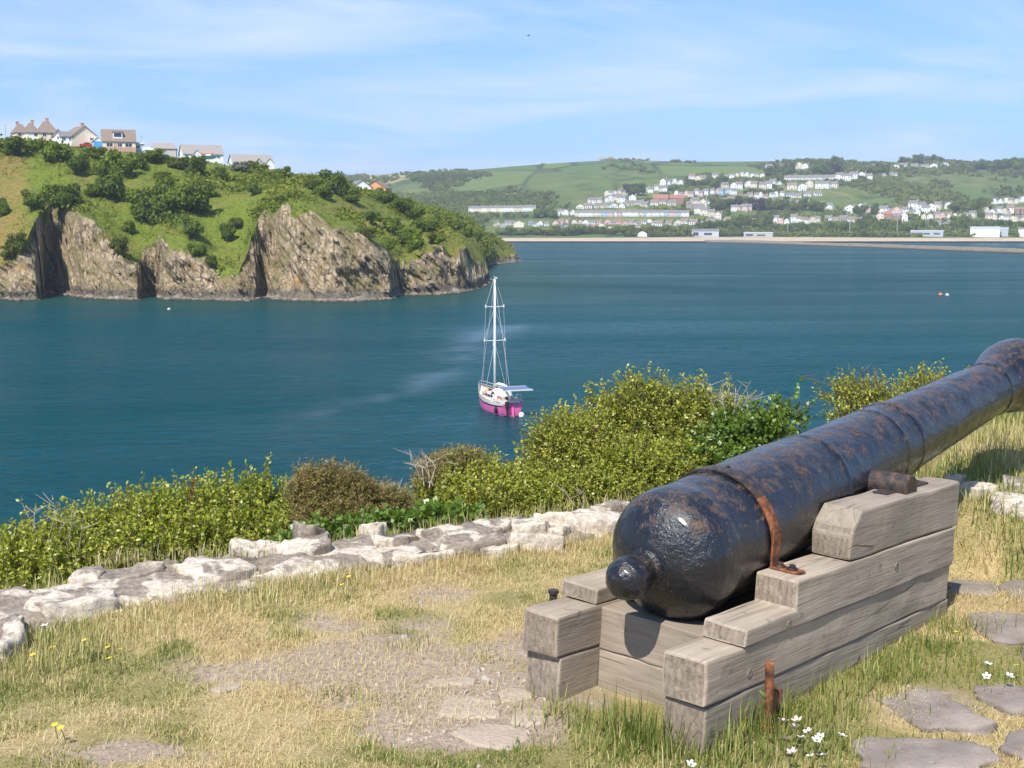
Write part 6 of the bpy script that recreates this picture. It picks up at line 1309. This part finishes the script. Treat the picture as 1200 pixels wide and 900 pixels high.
def bush(name, label, lobes, base, ntw, nleaf, leaf, lmat, seed, up=.6, tw=.17, tmat='twig_brown', shoots=0, shoot_len=.3, limbs=9, limb_r=.012, wid=.55, jag=.25, group='bushes behind the wall'):
    """lobes in world coordinates (x, y, z, rx, ry, rz) filled with leafy twigs growing out of limbs from base"""
    rs = np.random.default_rng(seed); base = np.array(base, float); t = thing(name, label, 'bush', base, 0, group)
    L = np.array(lobes, float); vol = (L[:, 3] * L[:, 4] * L[:, 5]) ** .75; k = rs.choice(len(L), ntw, p=vol / vol.sum())
    d = rs.normal(size=(ntw, 3)); d[:, 2] = d[:, 2] * .8 + .25; d /= np.linalg.norm(d, axis=1)[:, None]; r = rs.uniform(.25, 1.0, ntw) ** .45 * (1 + jag * rs.normal(size=ntw) * .35)
    P = L[k, :3] + d * L[k, 3:] * r[:, None]; P -= base
    out = d + np.array([0, 0, up]) + rs.normal(size=(ntw, 3)) * .35; out /= np.linalg.norm(out, axis=1)[:, None]
    ln = tw * rs.uniform(.5, 1.3, ntw)
    if shoots:
        s = rs.choice(ntw, shoots, replace=False); ln[s] = shoot_len * rs.uniform(.6, 1.2, shoots); out[s] = np.array([0, 0, 1]) + rs.normal(size=(shoots, 3)) * .28; out[s] /= np.linalg.norm(out[s], axis=1)[:, None]
    E = P + out * ln[:, None]; M = (P + E) / 2 + rs.normal(size=(ntw, 3)) * ln[:, None] * .08
    V, Q = twig_tubes(P, M, E, np.full(ntw, .0026), np.full(ntw, .001)); link('twigs', raw_mesh('twigs', V, Q, tmat), t)
    # limbs
    for q in range(limbs):
        j = rs.integers(0, len(L)); tip = L[j, :3] - base + rs.normal(size=3) * L[j, 3:] * .45; st = np.array([rs.normal() * .08, rs.normal() * .08, -.1]); mid = (st + tip) / 2 + rs.normal(size=3) * np.linalg.norm(tip) * .12
        b = MB(); b.tube([st, st * .5 + mid * .5 + rs.normal(size=3) * .03, mid, mid * .45 + tip * .55 + rs.normal(size=3) * .03, tip], [limb_r, limb_r * .85, limb_r * .7, limb_r * .45, limb_r * .2], 6); obj('branch', b, tmat, t, smooth=True)
    f = np.repeat(np.arange(ntw), nleaf); u = rs.uniform(.0, 1.05, len(f))[:, None]; c = P[f] * (1 - u) + E[f] * u + rs.normal(size=(len(f), 3)) * leaf * .25
    dd = out[f] * .45 + rs.normal(size=(len(f), 3)) * .65; dd /= np.linalg.norm(dd, axis=1)[:, None]; sz = leaf * rs.uniform(.55, 1.25, len(f)); sz = np.where(rs.uniform(0, 1, len(f)) < np.clip(ln[f] / tw, .3, 1.5), sz, sz * .6)
    tone = .42 + rs.normal(size=len(f)) * .14 + .16 * u[:, 0] + np.repeat(rs.normal(size=ntw) * .10, nleaf) + .16 * vnoise(c[:, 0] * 5, c[:, 1] * 5, c[:, 2] * 5, seed)
    V, Q, T = leaves(c, dd, sz, sz * wid, tone, rs); me = raw_mesh('foliage', V, Q, lmat); vattr(me, 'tone', T); link('foliage', me, t); return t
def lobe(px, py, D, rx, ry=None, rz=None):
    """ellipsoid centred on a photo pixel at depth D, radii in photo pixels"""
    p = gd(px, py, D); k = D / FPX; rx *= k; return (p[0], p[1], p[2], rx, (ry or rx / k) * k * .9, (rz * k if rz else rx))
def foot(px, D): p = gd(px, 600, D); return (p[0], D, float(ground_z(p[0], D)))
# left hedge of leafy shoots
HEDGE = [(-30, 700, 5.9, 50, 40, 30, 'at the left edge'), (45, 662, 6.3, 46, 34, 32, 'second from the left edge'), (110, 644, 6.5, 46, 34, 34, 'third from the left edge'), (170, 626, 6.7, 44, 34, 36, 'with red shoots, fourth from the left'), (232, 618, 6.8, 44, 32, 34, 'fifth from the left edge'), (292, 610, 6.9, 44, 32, 36, 'right end, next to the brown gorse')]
for i, (x, y, D, rx, ry, rz, lab) in enumerate(HEDGE):
    bush('leafy_shrub', 'bright green leafy shrub behind the wall, ' + lab, [lobe(x, y, D, rx, ry, rz), lobe(x - 22, y + 12, D - .15, rx * .7, ry * .7, rz * .8), lobe(x + 24, y + 10, D + .1, rx * .7, ry * .7, rz * .85), lobe(x, y + 30, D - .3, rx, ry, rz * .8)], foot(x, D), 900, 20, .025, 'leaf_bright', 500 + i, .8, .14, shoots=80, shoot_len=.20, limbs=12, limb_r=.006, jag=.5)
# gorse
bush('gorse_bush', 'rounded brown green gorse bush left of the middle behind the wall', [lobe(388, 586, 6.7, 42, 30, 36), lobe(370, 575, 6.7, 26, 20, 22), lobe(415, 590, 6.8, 30, 22, 26), lobe(440, 600, 6.9, 34, 22, 24), lobe(395, 612, 6.6, 50, 30, 24)], foot(395, 6.8), 2000, 26, .022, 'gorse_brown', 601, .7, .075, wid=.22, limbs=9, limb_r=.010, jag=.1)
bush('gorse_bush', 'small brown gorse tuft with pale bare stem in the gap', [lobe(458, 592, 7.0, 22, 16, 14), lobe(478, 606, 7.0, 24, 16, 14), lobe(450, 612, 6.9, 30, 18, 14)], foot(462, 7.0), 600, 24, .020, 'gorse_brown', 602, .7, .07, wid=.22, limbs=6, jag=.1, tmat='branch_pale')
bush('gorse_bush', 'gnarled gorse with pale twisted branches left of the big bush', [lobe(516, 550, 7.3, 24, 18, 12), lobe(545, 545, 7.3, 26, 18, 13), lobe(502, 566, 7.2, 16, 14, 10), lobe(535, 562, 7.3, 28, 20, 12), lobe(505, 590, 7.2, 22, 16, 14)], foot(530, 7.3), 900, 26, .020, 'gorse_brown', 603, .7, .065, wid=.22, limbs=14, limb_r=.012, jag=.1, tmat='branch_pale')
bush('leafy_shrub', 'low olive green shrub filling the gap below the gnarled gorse', [lobe(560, 578, 7.2, 42, 30, 28), lobe(600, 586, 7.2, 44, 30, 26), lobe(520, 600, 7.1, 36, 24, 18), lobe(580, 600, 7.0, 60, 30, 20)], foot(565, 7.2), 1900, 20, .022, 'leaf_thorn', 604, .8, .12, shoots=60, shoot_len=.18)
# big thorn bush
bush('thorn_bush', 'large yellow green thorn bush with bare tips beside the cannon breech', [lobe(748, 500, 7.6, 36, 34, 34), lobe(716, 500, 7.6, 20, 20, 18), lobe(746, 466, 7.6, 17, 17, 15), lobe(786, 480, 7.6, 20, 20, 18), lobe(806, 500, 7.6, 32, 28, 26), lobe(840, 494, 7.6, 22, 20, 20), lobe(790, 540, 7.5, 78, 40, 34), lobe(816, 468, 7.6, 11, 11, 12), lobe(702, 478, 7.6, 12, 12, 7), lobe(858, 478, 7.6, 10, 8, 9), lobe(765, 462, 7.6, 10, 9, 10), lobe(700, 520, 7.5, 22, 20, 16)], foot(775, 7.7), 2100, 18, .022, 'leaf_thorn', 605, .6, .12, shoots=160, shoot_len=.19, limbs=34, jag=.5, limb_r=.014)
bush('thorn_bush', 'lower left shoulder of thorn scrub growing out from the large bush', [lobe(672, 520, 7.4, 40, 30, 26), lobe(650, 545, 7.4, 28, 24, 28), lobe(690, 550, 7.3, 50, 34, 30), lobe(655, 572, 7.2, 46, 28, 22)], foot(672, 7.4), 1800, 18, .021, 'leaf_thorn', 606, .7, .13, shoots=80, shoot_len=.2, limbs=12)
bush('thorn_bush', 'thorn scrub at the foot of the large bush above the wall stones', [lobe(730, 560, 7.2, 60, 34, 26), lobe(780, 560, 7.3, 60, 34, 30), lobe(700, 580, 7.0, 50, 26, 16), lobe(640, 590, 7.0, 40, 22, 14)], foot(735, 7.2), 1900, 20, .021, 'leaf_bright', 607, .7, .11, shoots=40, shoot_len=.16, limbs=10)
bush('bramble', 'arching bramble with rounder leaves right of the large bush', [lobe(862, 520, 7.4, 32, 24, 24), lobe(895, 505, 7.3, 26, 18, 12), lobe(920, 494, 7.3, 20, 14, 8), lobe(850, 545, 7.3, 50, 30, 26)], foot(870, 7.4), 700, 14, .032, 'leaf_ivy', 608, .4, .13, shoots=25, shoot_len=.2, limbs=10, limb_r=.006, wid=.75)
bush('thorn_bush', 'small sparse thorn shrub showing above the barrel', [lobe(1010, 470, 7.2, 34, 22, 14), lobe(985, 468, 7.2, 16, 12, 9), lobe(1040, 478, 7.2, 26, 18, 14), lobe(1020, 500, 7.1, 44, 26, 20)], foot(1010, 7.3), 460, 14, .021, 'leaf_thorn', 609, .5, .12, shoots=34, shoot_len=.16, limbs=12, limb_r=.007)
bush('thorn_bush', 'tiny leafy sprig poking up over the middle of the barrel', [lobe(1084, 452, 7.6, 16, 12, 9), lobe(1070, 470, 7.6, 20, 14, 12)], foot(1080, 7.6), 110, 12, .020, 'leaf_thorn', 610, .6, .12, shoots=14, shoot_len=.14, limbs=5, limb_r=.005)
bush('ivy_patch', 'low fresh green ivy along the back of the wall by the gorse', [lobe(400, 622, 6.3, 40, 14, 7), lobe(450, 615, 6.4, 40, 14, 7), lobe(520, 606, 6.5, 40, 14, 7), lobe(350, 632, 6.3, 24, 10, 6)], foot(440, 6.5), 420, 9, .034, 'leaf_ivy', 611, .2, .06, limbs=5, limb_r=.004, wid=.9)
def bare_twigs(name, label, px, py, D, w, h_, n, mat, seed):
    rs = np.random.default_rng(seed); p = gd(px, py, D); k = D / FPX; t = thing(name, label, 'twigs', p); 
    for i in range(n):
        a = np.array([rs.normal() * w * k * .2, rs.normal() * .05, -h_ * k * .6]); e = np.array([rs.normal() * w * k * .55, rs.normal() * .1, h_ * k * rs.uniform(.2, .6)]); m = (a + e) / 2 + rs.normal(size=3) * .03
        b = MB(); b.tube([a, m, e], [.004, .0028, .001], 5)
        for q in range(4): u = rs.uniform(.35, .95); s = m * (1 - u) + e * u; b.tube([s, s + np.array([rs.normal() * .05, rs.normal() * .04, rs.uniform(.01, .07)])], [.0018, .0008], 4)
        obj('twig', b, mat, t)
bare_twigs('bare_twigs', 'pale dead twigs at the right top of the large thorn bush', 855, 478, 7.55, 40, 60, 16, 'branch_pale', 5)
bare_twigs('bare_twigs', 'thin bare shoots standing above the small sparse shrub', 1015, 462, 7.2, 60, 50, 9, 'twig_brown', 6)
bare_twigs('bare_twigs', 'single pale bent twig above the wall left of the cannon', 685, 583, 6.7, 20, 34, 2, 'branch_pale', 7)
bare_twigs('bare_twigs', 'pale forked dead branch beside the gorse in the gap', 468, 582, 6.95, 26, 40, 4, 'branch_pale', 8)
bare_twigs('bare_twigs', 'dry brown stems standing in the left hedge', 75, 630, 6.2, 60, 80, 8, 'branch_pale', 9)
bare_twigs('bare_twigs', 'twisted pale stems rising from the gnarled gorse', 505, 548, 7.1, 36, 34, 7, 'branch_pale', 10)
def red_shoot():
    rs = np.random.default_rng(3); p = gd(222, 572, 6.6); t = thing('red_shoot', 'young shoot with reddish leaves above the left hedge', 'shoot', p); b = MB(); b.tube([(-.02, 0, -.15), (0, 0, -.03), (.03, 0, .05)], [.003, .002, .001], 5); obj('stem', b, 'twig_brown', t)
    n = 26; u = rs.uniform(0, 1, n)[:, None]; c = np.array([[-.01, 0, -.06]]) * (1 - u) + np.array([[.035, 0, .055]]) * u; d = rs.normal(size=(n, 3)) + np.array([.2, 0, .6]); d /= np.linalg.norm(d, axis=1)[:, None]; s = rs.uniform(.02, .034, n)
    V, Q, T = leaves(c, d, s, s * .5, rs.uniform(0, 1, n), rs); me = raw_mesh('foliage', V, Q, 'leaf_red'); vattr(me, 'tone', T); link('foliage', me, t)
red_shoot()
# fill below so that no bare slope shows between the stems: low undergrowth, one mass
def slope_scrub():
    rs = np.random.default_rng(31); n = 26000; x = rs.uniform(-4.2, 3.4, n); d = rs.uniform(.75, 3.6, n); y = wall_y(x) + d / .8; k = ~((x > 1.3) & (y < 8.2)); x, y = x[k], y[k]; n = len(x); z = ground_z(x, y) + rs.uniform(0, .30, n)
    c = np.stack([x, y, z], -1); d3 = rs.normal(size=(n, 3)) + np.array([0, 0, .8]); d3 /= np.linalg.norm(d3, axis=1)[:, None]; s = rs.uniform(.03, .06, n)
    V, Q, T = leaves(c, d3, s, s * .6, .35 + rs.normal(size=n) * .18, rs); me = raw_mesh('slope_undergrowth', V, Q, 'leaf_thorn'); vattr(me, 'tone', T); link('slope_undergrowth', me, kind='stuff', label='leafy undergrowth on the slope below the wall', cat='undergrowth')
slope_scrub()
# rough stalks in the near grass
def stalk():
    b = MB(); c = bed_pt(.02, -.10, 0); p = [(0, 0, 0), (-.005, .01, .12), (.002, .01, .20), (.02, .01, .225), (.03, .005, .215)]
    t = thing('seed_stalk', 'green flower stalk with nodding bud in front of the near beam', 'plant', (c[0] + .05, c[1], ZG)); b.tube(p, [.003, .0026, .002, .0018, .001], 5); obj('stem', b, 'stem_green', t, smooth=True)
    b = MB(); b.tube([(.022, .01, .226), (.034, .006, .214), (.040, .004, .200)], [.004, .007, .002], 7); obj('bud', b, 'stem_green', t, smooth=True)
stalk()
